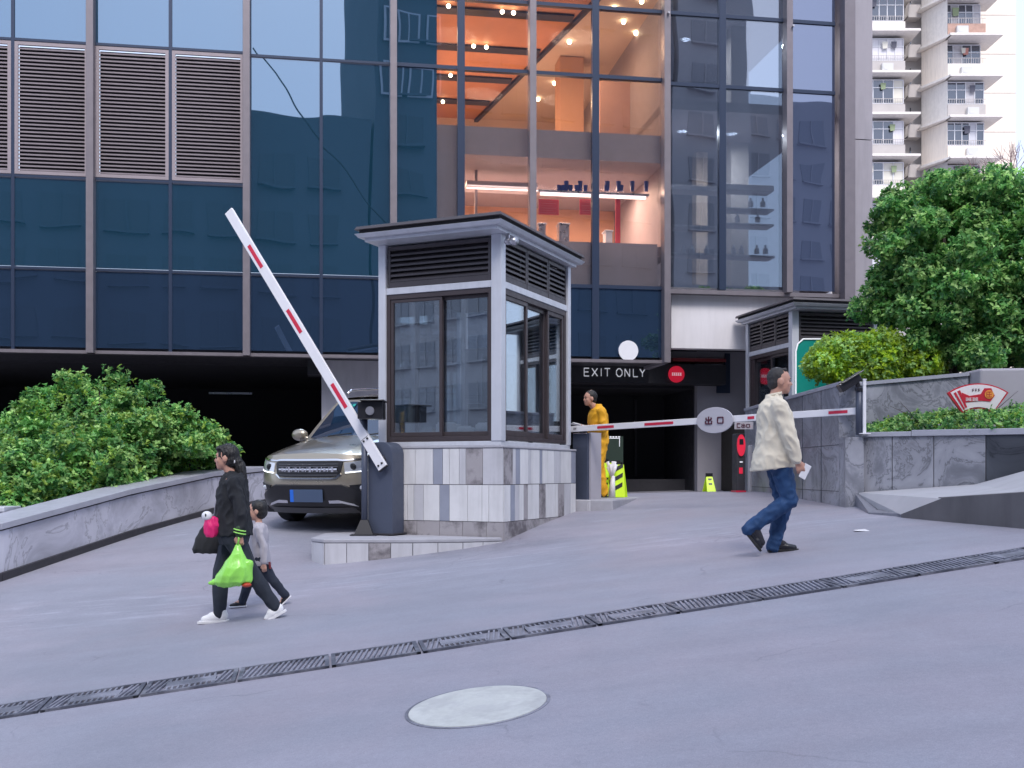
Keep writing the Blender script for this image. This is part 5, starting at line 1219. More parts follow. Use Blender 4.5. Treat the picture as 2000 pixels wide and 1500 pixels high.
    patch('chrome_lip',chrome,[(-.86,.905),(-.5,.885),(-.42,.893),(.42,.893),(.5,.885),(.86,.905)],[(-.86,.917),(-.5,.905),(-.42,.918),(.42,.918),(.5,.905),(.86,.917)],.018,ny=24,nz=2)
    patch('grille_trim',chrome,[(-.49,.72),(-.41,.664),(.41,.664),(.49,.72)],[(-.47,.738),(-.40,.682),(.40,.682),(.47,.738)],.020,ny=20,nz=2)
    q=MB(); q.tube([(fx(y,.785)+.012,y,.785) for y in [-.42+.84*i/12 for i in range(13)]],.016,8); q.build('chrome_bar',chrome,gr); q=MB(); rr=random.Random(5)
    for i in range(15):
        y=-.36+i*.0515; h=.045+.01*(i%3); x=fx(y,.79)+.016
        q.box((x,y-.017,.785-h/2),(x+.012,y+.017,.785+h/2)) if i%2==0 else q.bar((x+.006,y-.016,.785-h/2),(x+.006,y+.016,.785+h/2),.012,.014)
    q.build('grille_emblem_bar',chrome,gr)
    for z in (.715,.755,.82,.85):
        q=MB(); q.tube([(fx(y,z)+.014,y,z) for y in [-.43+.86*i/12 for i in range(13)]],.005,6); q.build('grille_bar',mat('grille_bar_grey',(.12,.12,.13),.3,.6) if z==.715 else bpy.data.materials['grille_bar_grey'],gr)
    for s in (-1,1):
        hl=patch('headlight',lamp,[(s*.52,.745),(s*.70,.735),(s*.88,.765)],[(s*.51,.865),(s*.70,.885),(s*.895,.90)],.014,ny=10)
        pj=MB(); 
        pj.ball((fx(.62,.81)+.012,s*.62*.98,.81),(.02,.050,.045),12,8)
        pj.build('projector',blackp,hl); patch('lamp_strip',mat('drl',(.9,.9,.95),.2,emit=(.9,.95,1),estr=1.2) if s<0 else bpy.data.materials['drl'],[(s*.53,.735),(s*.88,.755)],[(s*.53,.747),(s*.88,.768)],.022,par=hl,ny=8,nz=1)
        patch('fog_lamp_recess',blackp,[(s*.60,.50),(s*.84,.52)],[(s*.58,.585),(s*.85,.60)],.014,ny=6)
        q=MB(); q.ball((fx(.72,.55)+.015,s*.70,.548),(.02,.05,.03),12,8); q.build('fog_lamp',lamp,e)
        patch('skid_trim',chrome,[(s*.30,.355),(s*.48,.355),(s*.68,.30)],[(s*.30,.395),(s*.44,.40),(s*.62,.345)],.032,ny=10,nz=2)
        # wheels and arches
        for wx in (-.95,-3.6):
            w_=MB().disc((wx,s*.70,.345),(0,s,0),.345,.205,40).build('wheel',M['rubber'],e,bevel=.03); 
            w_['label']='wheel'; del w_['label']
            rm=MB(); rm.disc((wx,s*.885,.345),(0,s,0),.225,.02,30)
            rm.build('rim',mat('rim_silver',(.35,.35,.37),.3,.8) if 'rim_silver' not in bpy.data.materials else bpy.data.materials['rim_silver'],w_)
            sp=MB()
            for k in range(10):
                a=2*math.pi*k/10; sp.bar((wx,s*.912,.345),(wx+.21*math.cos(a),s*.912,.345+.21*math.sin(a)),.03,.02)
            sp.build('spoke',chrome,w_)
            ar_=MB()
            n_=20
            for k in range(n_):
                a0_=R(-8)+R(196)*k/n_; a1_=R(-8)+R(196)*(k+1)/n_; y0=s*.86; y1=s*.936
                P=lambda r,a,y:(wx+r*math.cos(a),y,.345+r*math.sin(a))
                ar_.hexa([P(.36,a0_,y0),P(.36,a1_,y0),P(.36,a1_,y1),P(.36,a0_,y1)],[P(.425,a0_,y0),P(.425,a1_,y0),P(.425,a1_,y1),P(.425,a0_,y1)])
            ar_.build('wheel_arch',blackp,e)
        MB().box((-1.4,s*.86,.24),(-3.15,s*.94,.36)).build('sill_trim',blackp,e,bevel=.01)
        d_=MB()
        for xx in (-1.45,-2.5,-3.45): d_.box((xx,s*.925,.4),(xx+.008,s*.931,1.1))
        d_.build('door_gap',blackp,e)
    patch('lower_bumper',blackp,[(-.88,.24),(-.4,.24),(.4,.24),(.88,.24)],[(-.88,.42),(-.50,.60),(.50,.60),(.88,.42)],.020,ny=30)
    patch('bumper_sill',mat('bumper_grey',(.05,.05,.055),.45) ,[(-.7,.215),(.7,.215)],[(-.62,.30),(.62,.30)],.035,ny=16,nz=2)
    pl_=MB().box((.03,-.235,.375),(.045,.235,.535)).build('number_plate',mat('plate_blank',(.055,.085,.15),.5),e,bevel=.004)
    MB().box((.0455,-.235,.378),(.0475,-.185,.532)).build('plate_end',mat('plate_blue',(.02,.14,.62),.4),pl_)
    MB().box((-4.3,-.8,.2),(-.3,.8,.45)).build('underbody',blackp,e)
    return e
suv()

# ---------------------------------------------------------------- people
def ghit(px,py):
    D=4.5
    while D<24:
        p=at(px,py,D)
        if p.z<=G(p.x,D): return p
        D+=.01
    return at(px,py,17)
class Fl:
    """soft shape: overlapping tapered limbs and rings fused into one continuous skin by a voxel remesh"""
    def __init__(s): s.m=MB()
    def cap(s,p,q,r0,r1=None,n=14):
        r1=r0 if r1 is None else r1; p=Vector(p); q=Vector(q); a=(q-p)
        if a.length<1e-5: a=Vector((0,0,1e-4))
        a.normalize(); pts=[];rad=[]
        for t in (80,55,30,10): pts.append(p-a*r0*math.sin(R(t))); rad.append(r0*math.cos(R(t)))
        L=(q-p).length
        for t in (0,.33,.66,1): pts.append(p.lerp(q,t)); rad.append(r0+(r1-r0)*t)
        for t in (10,30,55,80): pts.append(q+a*r1*math.sin(R(t))); rad.append(r1*math.cos(R(t)))
        s.m.tube(pts,rad,n); return s
    def chain(s,pts,rad):
        for i in range(len(pts)-1): s.cap(pts[i],pts[i+1],rad[i],rad[i+1])
        return s
    def ell(s,c,r,rot=None): s.m.ball(c,r,18,12,rot); return s
    def loft(s,rings,n=24,p=2.4):     # rings: (x,y,z,rx,ry[,lean])
        b=len(s.m.v)
        for rg in rings:
            x,y,z,rx,ry=rg[:5]; sl=rg[5] if len(rg)>5 else 0
            for k in range(n):
                t=2*math.pi*k/n; c,d=math.cos(t),math.sin(t)
                ex=rx*abs(c)**(2/p)*(1 if c>0 else -1); ey=ry*abs(d)**(2/p)*(1 if d>0 else -1)
                s.m.v.append((x+ex,y+ey,z+ex*sl))
        for j in range(len(rings)-1):
            for k in range(n): s.m.f.append((b+j*n+k,b+j*n+(k+1)%n,b+(j+1)*n+(k+1)%n,b+(j+1)*n+k)); s.m.m.append(0)
        s.m.f.append(tuple(b+k for k in range(n-1,-1,-1))); s.m.m.append(0)
        e=b+(len(rings)-1)*n; s.m.f.append(tuple(e+k for k in range(n))); s.m.m.append(0); return s
    def build(s,name,m,parent=None,vox=.010,sm=4,wr=0,wf=14,stretch=(1,1,.45),seed=0,diag=0):
        o=s.m.build('tmp',m); r=o.modifiers.new('r','REMESH'); r.mode='VOXEL'; r.voxel_size=vox; r.use_smooth_shade=True
        if sm: k=o.modifiers.new('s','SMOOTH'); k.iterations=sm; k.factor=.5
        dg=bpy.context.evaluated_depsgraph_get(); me=bpy.data.meshes.new_from_object(o.evaluated_get(dg)); bpy.data.objects.remove(o)
        if wr:
            n=len(me.vertices); co=np.empty(n*3,'f'); me.vertices.foreach_get('co',co); co=co.reshape(-1,3)
            nr=np.array([tuple(v.normal) for v in me.vertices])
            d=np.array([mnoise.noise(Vector((c[0]*wf*stretch[0]+seed,c[1]*wf*stretch[1],(c[2]+diag*c[0])*wf*stretch[2]))) for c in co])
            d=-np.abs(d)*1.6+.25
            co+=(nr*(d*wr)[:,None]).astype('f'); me.vertices.foreach_set('co',co.reshape(-1)); me.update()
        me.polygons.foreach_set('use_smooth',[True]*len(me.polygons))
        me.materials.clear(); me.materials.append(m); me.name=name
        o=bpy.data.objects.new(name,me); C.objects.link(o)
        if parent is not None: o.parent=parent
        return o
def V(*a): return Vector(a)
def head(f,c,s=1.0,turn=0):
    """c = centre of the skull; faces +x"""
    rt=Matrix.Rotation(turn,3,'Z'); P=lambda x,y,z: Vector(c)+rt@Vector((x*s,y*s,z*s))
    f.ell(P(-.008,0,.018),(.097*s,.076*s,.100*s),rt); f.ell(P(.024,0,-.035),(.066*s,.062*s,.078*s),rt); f.ell(P(.052,0,-.088),(.032*s,.034*s,.024*s),rt)
    f.cap(P(.085,0,.0),P(.097,0,-.028),.009*s,.0125*s); f.cap(P(.074,-.03,.025),P(.074,.03,.025),.014*s)
    f.cap(P(.080,-.017,-.060),P(.080,.017,-.060),.009*s); f.cap(P(.077,-.014,-.072),P(.077,.014,-.072),.009*s)
    f.ell(P(.058,.042,-.025),(.022*s,.018*s,.024*s),rt); f.ell(P(.058,-.042,-.025),(.022*s,.018*s,.024*s),rt)
    for y in (-1,1):
        f.ell(P(-.005,y*.078,-.012),(.020*s,.010*s,.032*s),rt)
    return P
def hand(f,w,dirv,palm,s=1.0,curl=.5,side=1):
    """w wrist, dirv forearm direction, palm = palm normal; fingers curl toward the palm"""
    d=Vector(dirv).normalized(); n=Vector(palm); n=(n-d*n.dot(d)).normalized(); t=d.cross(n)*side; w=Vector(w)
    f.cap(w,w+d*.03*s,.024*s,.026*s)
    for k in range(4): f.cap(w+d*.02*s+t*(k-1.5)*.012*s,w+d*.085*s+t*(k-1.5)*.019*s,.013*s,.0115*s)
    ln=[.066,.076,.071,.055]
    for k in range(4):
        p=w+d*.088*s+t*(k-1.5)*.020*s; a=curl*(.7+.12*k); l=ln[k]*s; r=.0088*s
        for j,fr_ in enumerate((.45,.32,.23)):
            v=d*math.cos(a)+n*math.sin(a); q=p+v*l*fr_; f.cap(p,q,r,r*.93); p=q; r*=.93; a+=curl*1.0
    p=w+d*.03*s-t*.026*s; v=(d*.7-t*.6+n*.35).normalized(); q=p+v*.038*s; f.cap(p,q,.012*s,.010*s); q2=q+(d*.75+n*.6-t*.05).normalized()*.030*s; f.cap(q,q2,.0098*s,.0085*s)
skin=mat('skin',(.50,.27,.20),.5,var=.04,vscale=9); skin2=mat('skin_child',(.55,.31,.23),.5,var=.04); hairm=mat('black_hair',(.008,.007,.008),.45,bump=.5,bscale=120)
eyem=mat('eye_dark',(.01,.01,.01),.2)
def shoes(ftp,name,mup,msole,parent,s=1.0):
    """ftp: list of (heel, toe) points on the sole"""
    for (h,t_) in ftp:
        h=Vector(h);t_=Vector(t_); a=(t_-h); L=a.length; a.normalize(); up=Vector((0,0,1)); up=(up-a*up.dot(a)).normalized() if abs(a.z)<.95 else Vector((1,0,0)); sd=a.cross(up)
        f=Fl(); f.cap(h+a*.045*s+up*.048*s,h+a*(L*.55)+up*.046*s,.036*s,.038*s); f.cap(h+a*(L*.5)+up*.040*s,h+a*(L-.04*s)+up*.030*s,.040*s,.027*s); f.cap(h+a*.04*s+up*.05*s,h+a*.055*s+up*.095*s,.036*s,.036*s)
        f.cap(h+a*L*.62+up*.036*s+sd*.010*s,h+a*(L-.06*s)+up*.03*s+sd*.008*s,.037*s,.03*s)
        o=f.build(name,mup,parent,vox=.007*s,sm=3)
        q=MB(); ring=[(-.0,.026),(.03,.036),(.12,.036),(.18,.044),(.23,.036),(L/s-.0,.012)]
        pts=[h+a*x*s*1.0+sd*y*s for x,y in ring]+[h+a*x*s-sd*y*s for x,y in ring[::-1]]
        q.hexa([p for p in pts],[p+up*.020*s for p in pts]); q.build('sole',msole,o,bevel=.004)
def eyes(P,par,s):
    MB().ball(P(.086,0,-.062),(.006*s,.020*s,.005*s),8,6).build('lips',bpy.data.materials.get('lips') or mat('lips',(.36,.11,.10),.5),par)
    for y in (-.030,.030): MB().bar(P(.084,y-.013,.020),P(.082,y+.013,.021),.006*s,.008*s).build('eyebrow',hairm,par)
    _eyes(P,par,s)
def _eyes(P,par,s):
    for y in (-.028,.028):
        MB().ball(P(.082,y,-.001),(.006*s,.011*s,.007*s),8,6).build('eye',eyem,par)
def knee_chain(f,h,k,a,r): f.cap(h,k,r[0],r[1]); f.cap(k,k.lerp(a,.35),r[1],r[2]); f.cap(k.lerp(a,.35),a,r[2],r[3])

def woman():
    root=ghit(415,1219); s=F/root.y/211.0; p=ghit(456,1215)
    base=Vector((xat(456,root.y+.05),root.y+.02,0)); base.z=root.z+.006
    # local x is forward (to the photo's left), y is her left (towards the camera)
    J=dict(head=V(.060,0,1.505),neck=V(.010,0,1.37),hipL=V(0,.085,.84),hipR=V(0,-.085,.84),knL=V(-.185,.09,.455),anL=V(-.395,.09,.165),knR=V(.115,-.075,.47),anR=V(.135,-.075,.085),
      shL=V(-.035,.175,1.275),elL=V(-.115,.215,1.03),wrL=V(-.105,.225,.825),shR=V(-.02,-.175,1.275),elR=V(-.02,-.235,1.05),wrR=V(.085,-.215,1.22))
    b=Fl(); P=head(b,J['head'],.98)
    b.cap(J['neck']+V(-.015,0,-.06),J['head']+V(-.015,0,-.06),.056,.050)
    b.loft([(-.005,0,.74,.10,.15),(-.01,0,.86,.125,.175),(0,0,.98,.115,.155),(.0,0,1.1,.115,.155),(.0,0,1.22,.12,.165),(-.01,0,1.31,.09,.15),(-.01,0,1.36,.05,.06)])
    for q in 'LR':
        knee_chain(b,J['hip'+q],J['kn'+q],J['an'+q],(.085,.058,.060,.038)); b.chain([J['sh'+q],J['el'+q],J['wr'+q]],[.048,.038,.027])
    b.cap(J['anR'],V(.25,-.075,.035),.036,.026); b.cap(J['anL'],V(-.32,.09,.045),.036,.026)
    hand(b,J['wrL'],V(.02,0,-1),V(0,-1,0),.95,.95,1); hand(b,J['wrR'],V(.2,.3,1),V(-1,0,.2),.95,1.0,-1)
    body=b.build('person',skin,None,vox=.008,sm=2); body.location=base; body.rotation_euler=(0,0,R(180+4)); body.scale=(s_:=1.0,1,1)
    tag(body,'woman in a black jacket carrying a black tote and a green bag','person')
    cl=mat('black_cotton',(.012,.014,.019),.85,var=.2,bump=.2); tr=mat('charcoal_trousers',(.018,.024,.038),.85,var=.2,bump=.2)
    t=Fl(); t.loft([(-.01,0,.80,.165,.195),(-.015,0,.86,.165,.20),(-.005,0,.97,.155,.185),(0,0,1.1,.145,.18),(.0,0,1.22,.14,.185),(-.012,0,1.31,.118,.17),(-.006,0,1.355,.082,.095),(-.005,0,1.385,.062,.075)])
    t.chain([J['shL'],J['elL'],J['wrL'].lerp(J['elL'],.12)],[.068,.060,.046]); t.chain([J['shR'],J['elR'],J['wrR'].lerp(J['elR'],.12)],[.068,.060,.046]); t.cap(J['shL'],V(-.01,.05,1.33),.06,.05); t.cap(J['shR'],V(-.01,-.05,1.33),.06,.05)
    t.cap(V(-.07,-.06,1.33),V(-.07,.06,1.33),.045)
    t.build('jacket',cl,body,vox=.009,sm=4,wr=.020,wf=13,stretch=(1,1,.7),diag=.5,seed=3)
    k=Fl(); k.loft([(-.01,0,.72,.125,.16),(-.01,0,.82,.15,.185),(-.01,0,.95,.145,.175)])
    for q in 'LR': knee_chain(k,J['hip'+q]+V(0,0,-.01),J['kn'+q],J['an'+q].lerp(J['kn'+q],-.02),(.106,.078,.074,.058))
    k.build('trousers',tr,body,vox=.009,sm=4,wr=.012,wf=12,seed=9)
    h=Fl(); c=J['head']; h.ell(P(-.022,0,.034),(.104,.084,.100)); h.ell(P(-.05,0,-.02),(.070,.080,.085)); h.cap(P(.055,-.04,.085),P(.055,.04,.085),.028)
    h.cap(P(-.08,0,.0),P(-.125,.0,-.08),.05,.055); h.cap(P(-.125,0,-.08),P(-.150,.01,-.18),.055,.045); h.cap(P(-.150,.01,-.18),P(-.150,.01,-.27),.045,.018)
    h.build('hair',hairm,body,vox=.006,sm=2,wr=.012,wf=60,stretch=(1,1,.15))
    eyes(P,body,1)
    MB().ball(P(-.085,.055,-.03),(.014,.008,.020),8,6).build('hair_tie',M['white'],body)
    shoes([((.045,-.075,.0),(.315,-.075,-.012)),((-.500,.09,.115),(-.305,.09,-.0))],'shoe',mat('white_sneaker',(.78,.78,.80),.55,var=.03),mat('white_sole',(.70,.70,.72),.6),body,1.22)
    cuf=Fl(); cuf.cap(J['wrL']+V(0,0,.045),J['wrL']+V(0,0,.0),.044,.042); co=cuf.build('cuff',mat('dark_green_cuff',(.02,.05,.02),.7),body,vox=.008)
    for dz in (.035,.008):
        q=MB(); n=20
        q.tube([J['wrL']+V(.050*math.cos(a),.050*math.sin(a),dz+.012*math.cos(a)) for a in [2*math.pi*i/n for i in range(n+1)]],.006,6,cap=False); q.build('cuff_band',mat('lime_band',(.35,.75,.15),.5) if dz>.03 else bpy.data.materials['lime_band'],co)
    W=lambda v: base+Matrix.Rotation(R(184),3,'Z')@Vector(v)
    # green bag
    e=empty('shopping_bag',W((-.09,.235,.33)),R(184),'bright green knotted plastic bag hanging from the hand of the woman','bag')
    f=Fl(); f.cap((.0,0,.40),(.02,0,.30),.014,.05); f.loft([(.10,0,.02,.02,.03),(.07,0,.035,.11,.075),(.04,0,.07,.165,.105),(.035,0,.13,.155,.12),(.02,0,.20,.125,.11),(.01,0,.27,.085,.08),(0,0,.34,.045,.045),(0,0,.40,.018,.02)],p=2)
    f.cap((.10,0,.09),(.245,0,.06),.06,.016); f.cap((-.06,0,.1),(-.09,.0,.22),.07,.05)
    gb=mat('green_polythene',(.30,.74,.11),.22,var=.06,vscale=8); gbp=gb.node_tree.nodes['Principled BSDF']; gbp.inputs['Subsurface Weight'].default_value=0; gbp.inputs['Emission Color'].default_value=(.2,.7,.1,1); gbp.inputs['Emission Strength'].default_value=0
    f.build('sack',gb,e,vox=.007,sm=3,wr=.014,wf=9,stretch=(1,1,.6),seed=2,diag=.5)
    q=MB(); q.tube([(.0,.012,.40),(-.012,.02,.455),(0,0,.49),(.012,-.02,.455),(.0,-.012,.40)],.008,8); q.build('handle',gb,e,smooth=True)
    MB().ball((-.08,.03,.045),(.045,.05,.022),10,8).build('contents',mat('red_contents',(.45,.05,.02),.5),e,smooth=True)
    # tote bag
    e=empty('tote_bag',W((.235,-.22,.62)),R(184),'black tote bag with a white and pink pouch hung at the front of the woman','bag')
    f=Fl(); f.loft([(.03,0,.0,.13,.05),(.035,0,.04,.145,.06),(.02,0,.15,.12,.06),(-.01,0,.27,.085,.045),(-.02,0,.35,.05,.025)],p=3); f.build('bag_body',mat('black_canvas',(.018,.02,.024),.8,var=.2),e,vox=.008,sm=3,wr=.010,wf=12)
    MB().tube([(-.03,.01,.34),(-.055,.05,.48),(-.14,.09,.66),(-.2,.06,.74),(-.24,0,.69)],.011,8).build('strap',M['greywall'],e,smooth=True)
    f=Fl(); f.loft([(-.07,.36,.17,.035,.035),(-.07,.36,.20,.06,.045),(-.08,.36,.28,.075,.05),(-.075,.36,.34,.06,.04),(-.07,.36,.36,.03,.03)],p=2); o=f.build('pouch',mat('pink_pouch',(.72,.015,.16),.5),e,vox=.007,sm=3,wr=.012,wf=20)
    MB().ball((-.04,.385,.365),(.048,.03,.042),14,10).build('pouch_puff',M['white'],o,smooth=True); MB().ball((-.035,.417,.372),(.007,.005,.014),8,6).build('pouch_dot',M['blackplastic'],o)
    for v in o.children: pass
    return body
woman()

def boy():
    root=ghit(462,1193); s=.0; base=Vector((xat(505,root.y+.1),root.y+.12,root.z+.02))
    k=1.08/1.62
    J=dict(head=V(.02,0,.985),neck=V(-.005,0,.865),hipL=V(-.01,.06,.50),hipR=V(-.01,-.06,.50),knL=V(-.13,.06,.30),anL=V(-.265,.06,.135),knR=V(.10,-.055,.29),anR=V(.175,-.055,.065),
      shL=V(-.015,.115,.80),elL=V(-.07,.15,.62),wrL=V(-.075,.155,.46),shR=V(-.01,-.115,.80),elR=V(.07,-.14,.66),wrR=V(.16,-.13,.60))
    b=Fl(); P=head(b,J['head'],.90)
    b.cap(J['neck']+V(0,0,-.05),J['head']+V(-.01,0,-.05),.036,.034)
    b.loft([(-.01,0,.44,.07,.10),(-.01,0,.54,.08,.11),(0,0,.66,.075,.10),(0,0,.76,.078,.11),(-.005,0,.83,.06,.095),(0,0,.865,.032,.035)])
    for q in 'LR': knee_chain(b,J['hip'+q],J['kn'+q],J['an'+q],(.058,.040,.042,.027)); b.chain([J['sh'+q],J['el'+q],J['wr'+q]],[.032,.026,.019])
    b.cap(J['anR'],V(.25,-.055,.03),.026,.018); b.cap(J['anL'],V(-.23,.06,.05),.026,.018)
    hand(b,J['wrL'],V(-.03,0,-1),V(0,-1,0),.68,.6,1); hand(b,J['wrR'],V(.8,.1,-.3),V(0,.6,-1),.68,.6,-1)
    body=b.build('person',skin2,None,vox=.0065,sm=2); body.location=base; body.rotation_euler=(0,0,R(184)); body.scale=(.96,.96,.955); tag(body,'small boy in a pale grey shirt walking behind the woman in black','person')
    t=Fl(); t.loft([(-.02,0,.43,.105,.135),(-.015,0,.5,.10,.13),(0,0,.66,.09,.118),(0,0,.76,.092,.125),(-.005,0,.83,.072,.108),(0,0,.868,.044,.048)])
    t.chain([J['shL'],J['elL'],J['wrL'].lerp(J['elL'],.1)],[.046,.042,.034]); t.chain([J['shR'],J['elR'],J['wrR'].lerp(J['elR'],.1)],[.046,.042,.034])
    t.build('shirt',mat('pale_grey_shirt',(.42,.40,.44),.85,var=.05),body,vox=.0075,sm=4,wr=.010,wf=16,seed=4)
    kk=Fl(); kk.loft([(-.01,0,.42,.085,.115),(-.01,0,.50,.095,.125),(-.01,0,.56,.09,.12)])
    for q in 'LR': knee_chain(kk,J['hip'+q],J['kn'+q],J['an'+q].lerp(J['kn'+q],-.06),(.072,.054,.050,.044))
    kk.build('trousers',mat('dark_blue_trousers',(.015,.022,.042),.85,var=.2),body,vox=.0075,sm=4,wr=.008,wf=14,seed=6)
    h=Fl(); h.ell(P(-.022,0,.030),(.100*.92,.083*.92,.095*.92)); h.ell(P(-.045,0,-.02),(.066,.072,.07)); h.build('hair',hairm,body,vox=.007,sm=2,wr=.004,wf=50)
    eyes(P,body,.9)
    shoes([((.13,-.055,.0),(.315,-.055,-.01)),((-.335,.06,.115),(-.225,.06,.005))],'shoe',M['blackplastic'],M['white'],body,s=.72)
    MB().tube([(-.12,.10,.47),(-.13,.11,.40)],.012,6).build('shirt_tail_tag',mat('dark_red_tag',(.15,.02,.03),.7),body)
boy()

def man():
    root=ghit(1525,1080); base=Vector((xat(1512,root.y),root.y,root.z+.004))
    J=dict(head=V(.055,0,1.595),neck=V(.005,0,1.45),hipL=V(0.02,.09,.90),hipR=V(.02,-.09,.90),knL=V(.105,.09,.445),anL=V(.02,.09,.095),knR=V(.125,-.085,.49),anR=V(-.205,-.085,.255),
      shL=V(.0,.20,1.35),elL=V(-.02,.24,1.07),wrL=V(.08,.24,.84),shR=V(.01,-.20,1.345),elR=V(.095,-.245,1.07),wrR=V(.165,-.235,.855))
    b=Fl(); P=head(b,J['head'],1.05)
    b.cap(J['neck']+V(-.02,0,-.08),J['head']+V(-.015,0,-.06),.062,.058)
    b.loft([(.01,0,.80,.10,.15),(.01,0,.93,.12,.165),(.02,0,1.05,.125,.155),(.01,0,1.18,.125,.165),(.0,0,1.31,.125,.185),(-.005,0,1.40,.09,.16),(0,0,1.45,.055,.065)])
    for q in 'LR': knee_chain(b,J['hip'+q],J['kn'+q],J['an'+q],(.09,.060,.062,.040)); b.chain([J['sh'+q],J['el'+q],J['wr'+q]],[.055,.043,.030])
    b.cap(J['anL'],V(.17,.09,.04),.038,.028); b.cap(J['anR'],V(-.13,-.085,.09),.038,.028)
    hand(b,J['wrR'],V(.35,0,-1),V(.0,1,-.1),1.05,.75,-1); hand(b,J['wrL'],V(.2,0,-1),V(0,-1,0),1.0,.6,1)
    body=b.build('person',skin,None,vox=.008,sm=2); body.location=base; body.rotation_euler=(0,0,R(-3)); tag(body,'man in a cream jacket and blue jeans walking right with a phone','person')
    jk=mat('cream_jacket',(.68,.62,.50),.8,var=.05,vscale=6,bump=.15)
    t=Fl(); t.loft([(-.015,0,.775,.205,.225,.10),(-.01,0,.86,.198,.228,.05),(.015,0,1.0,.185,.212),(.015,0,1.16,.170,.205),(.0,0,1.30,.160,.215),(-.01,0,1.38,.125,.195),(-.005,0,1.43,.080,.11),(0,0,1.475,.072,.08)],p=2.3)
    for q in 'LR': t.chain([J['sh'+q],J['el'+q],J['wr'+q].lerp(J['el'+q],.07)],[.082,.070,.054]); t.cap(J['sh'+q],V(-.005,.06*(1 if q=='L' else -1),1.40),.075,.06)
    t.build('jacket',jk,body,vox=.009,sm=4,wr=.016,wf=12,stretch=(1,1,.9),seed=5,diag=.6)
    cr=MB(); cr.grid(lambda a,z:(.002+.079*math.cos(a),.083*math.sin(a),1.455+z+.015*math.cos(a)),[R(40)+R(280)*i/20 for i in range(21)],[0,.03]); o=cr.build('collar',jk,body,smooth=True); so=o.modifiers.new('s','SOLIDIFY'); so.thickness=.012
    sh=Fl(); sh.loft([(.03,0,1.1,.15,.12),(.035,0,1.25,.135,.10),(.03,0,1.42,.075,.06),(.02,0,1.48,.06,.055)]); sh.build('shirt',mat('dark_shirt',(.03,.035,.05),.8),body,vox=.009,sm=3)
    for q in 'LR':
        so_=Fl(); so_.cap(J['an'+q].lerp(J['kn'+q],.25),J['an'+q],.050,.047); so_.cap(J['an'+q],(V(.10,.09,.07) if q=='L' else V(-.135,-.085,.10)),.047,.038); so_.build('sock',mat('dark_sock',(.02,.02,.03),.8) if q=='L' else bpy.data.materials['dark_sock'],body,vox=.009,sm=2)
    jn=mat('blue_jeans',(.012,.052,.150),.75,var=.22,vscale=7,bump=.3,bscale=150)
    k=Fl(); k.loft([(.01,0,.78,.135,.17),(.01,0,.88,.15,.185),(.01,0,1.0,.145,.175)])
    for q in 'LR': knee_chain(k,J['hip'+q],J['kn'+q],J['an'+q].lerp(J['kn'+q],-.14),(.112,.083,.077,.066))
    k.build('jeans',jn,body,vox=.009,sm=4,wr=.014,wf=13,stretch=(1,1,1),seed=7)
    h=Fl(); h.ell(P(-.026,0,.036),(.098,.081,.096)); h.ell(P(-.055,0,-.01),(.058,.076,.075)); h.cap(P(.035,-.03,.098),P(.035,.03,.098),.022); h.build('hair',mat('short_dark_hair',(.022,.020,.022),.55,bump=.5,bscale=150),body,vox=.007,sm=2,wr=.004,wf=60)
    eyes(P,body,1); MB().tube([P(.085,-.04,-.045),P(.09,-.02,-.049),P(.09,.02,-.049),P(.085,.04,-.045)],.004,6).build('moustache_shadow',hairm,body) if False else None
    shoes([((-.045,.09,.0),(.245,.09,.012)),((-.305,-.085,.215),(-.145,-.085,.012))],'shoe',mat('black_leather',(.012,.013,.02),.35),M['rubber'],body,1.05)
    W=lambda v: base+Matrix.Rotation(R(-3),3,'Z')@Vector(v)
    e=MB().box((-.035,-.005,-.07),(.035,.005,.07)).build('mobile_phone',M['white'],None,bevel=.004); e.location=W((.235,-.222,.755)); e.rotation_euler=(0,R(28),R(10)); tag(e,'white mobile phone held in the hand of the man in the cream jacket','phone')
    MB().box((-.031,-.0065,-.062),(.031,-.0052,.062)).build('screen',M['blackplastic'],e) if False else None
man()

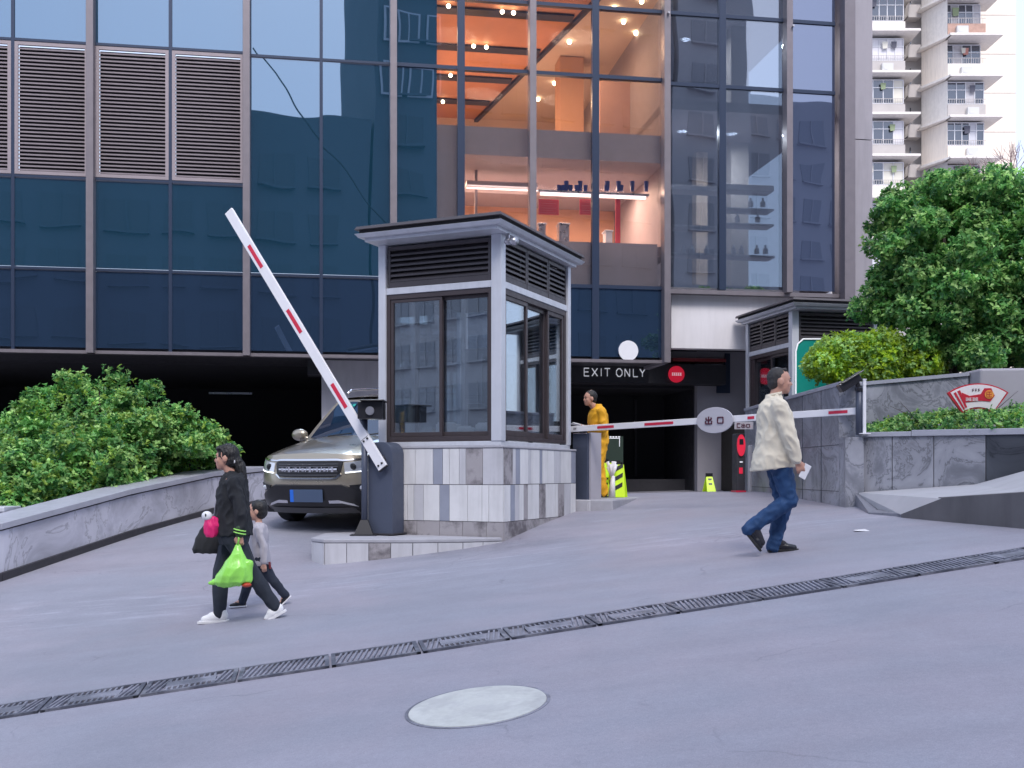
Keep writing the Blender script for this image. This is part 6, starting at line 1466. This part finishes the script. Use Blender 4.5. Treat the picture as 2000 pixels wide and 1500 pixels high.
def worker():
    base=at(1168,958,16.85); base.z=-.375
    J=dict(head=V(.135,0,1.55),neck=V(.03,0,1.42),hipL=V(-.0,.09,.86),hipR=V(0,-.09,.86),knL=V(.02,.10,.46),anL=V(-.05,.11,.09),knR=V(.03,-.10,.46),anR=V(.04,-.10,.09),
      shL=V(-.0,.19,1.33),elL=V(-.03,.235,1.06),wrL=V(.18,.13,1.07),shR=V(.0,-.19,1.33),elR=V(-.0,-.235,1.06),wrR=V(.19,-.11,1.09))
    b=Fl(); P=head(b,J['head'],1.02,R(10)); b.cap(J['neck']+V(-.02,0,-.08),J['head']+V(-.015,0,-.06),.058,.054)
    b.loft([(0,0,.78,.10,.15),(0,0,.9,.12,.165),(0,0,1.05,.125,.155),(0,0,1.18,.12,.165),(0,0,1.3,.12,.175),(0,0,1.38,.09,.15),(.01,0,1.42,.055,.06)])
    for q in 'LR': knee_chain(b,J['hip'+q],J['kn'+q],J['an'+q],(.09,.060,.062,.040)); b.chain([J['sh'+q],J['el'+q],J['wr'+q]],[.052,.04,.028]); b.cap(J['an'+q],J['an'+q]+V(.13,0,-.05),.036,.026)
    hand(b,J['wrL'],V(1,-.25,.15),V(0,-.2,1),1,.6,1); hand(b,J['wrR'],V(1,.25,.1),V(0,.2,1),1,.6,-1)
    body=b.build('person',skin,None,vox=.009,sm=2); body.location=base; body.rotation_euler=(0,0,R(192)); tag(body,'worker in a yellow coverall standing by the lime safety boards','person')
    ym=mat('yellow_coverall',(.72,.36,.012),.75,var=.08,vscale=8,bump=.2)
    t=Fl(); t.loft([(0,0,.74,.145,.18),(0,0,.9,.16,.20),(0,0,1.05,.15,.18),(0,0,1.18,.155,.195),(0,0,1.3,.145,.205),(0,0,1.38,.11,.17),(.01,0,1.43,.07,.08),(.01,0,1.46,.066,.07)])
    for q in 'LR': t.chain([J['sh'+q],J['el'+q],J['wr'+q].lerp(J['el'+q],.1)],[.074,.064,.05]); knee_chain(t,J['hip'+q],J['kn'+q],J['an'+q].lerp(J['kn'+q],.0),(.118,.092,.09,.085))
    t.build('coverall',ym,body,vox=.010,sm=4,wr=.026,wf=9,stretch=(1,1,.8),seed=8,diag=.3)
    h=Fl(); h.ell(P(-.024,0,.034),(.104,.085,.101)); h.ell(P(-.05,0,-.02),(.06,.078,.07)); h.build('hair',hairm,body,vox=.008,sm=2,wr=.004,wf=50); eyes(P,body,1)
    shoes([((-.13,.11,.005),(.15,.12,.005)),((-.05,-.10,.005),(.23,-.11,.005))],'shoe',mat('brown_boot',(.16,.06,.02),.6),M['rubber'],body,1.05)
    W=lambda v: base+Matrix.Rotation(R(192),3,'Z')@Vector(v)
    o=MB().box((-.10,-.07,0),(.10,.07,.012)).box((-.095,-.065,.012),(.08,.065,.016)).build('clipboard',M['white'],None,bevel=.003); o.location=W((.33,.0,1.13)); o.rotation_euler=(R(6),R(-14),R(192)); tag(o,'thin white notepad held by the worker in yellow','notepad')
worker()
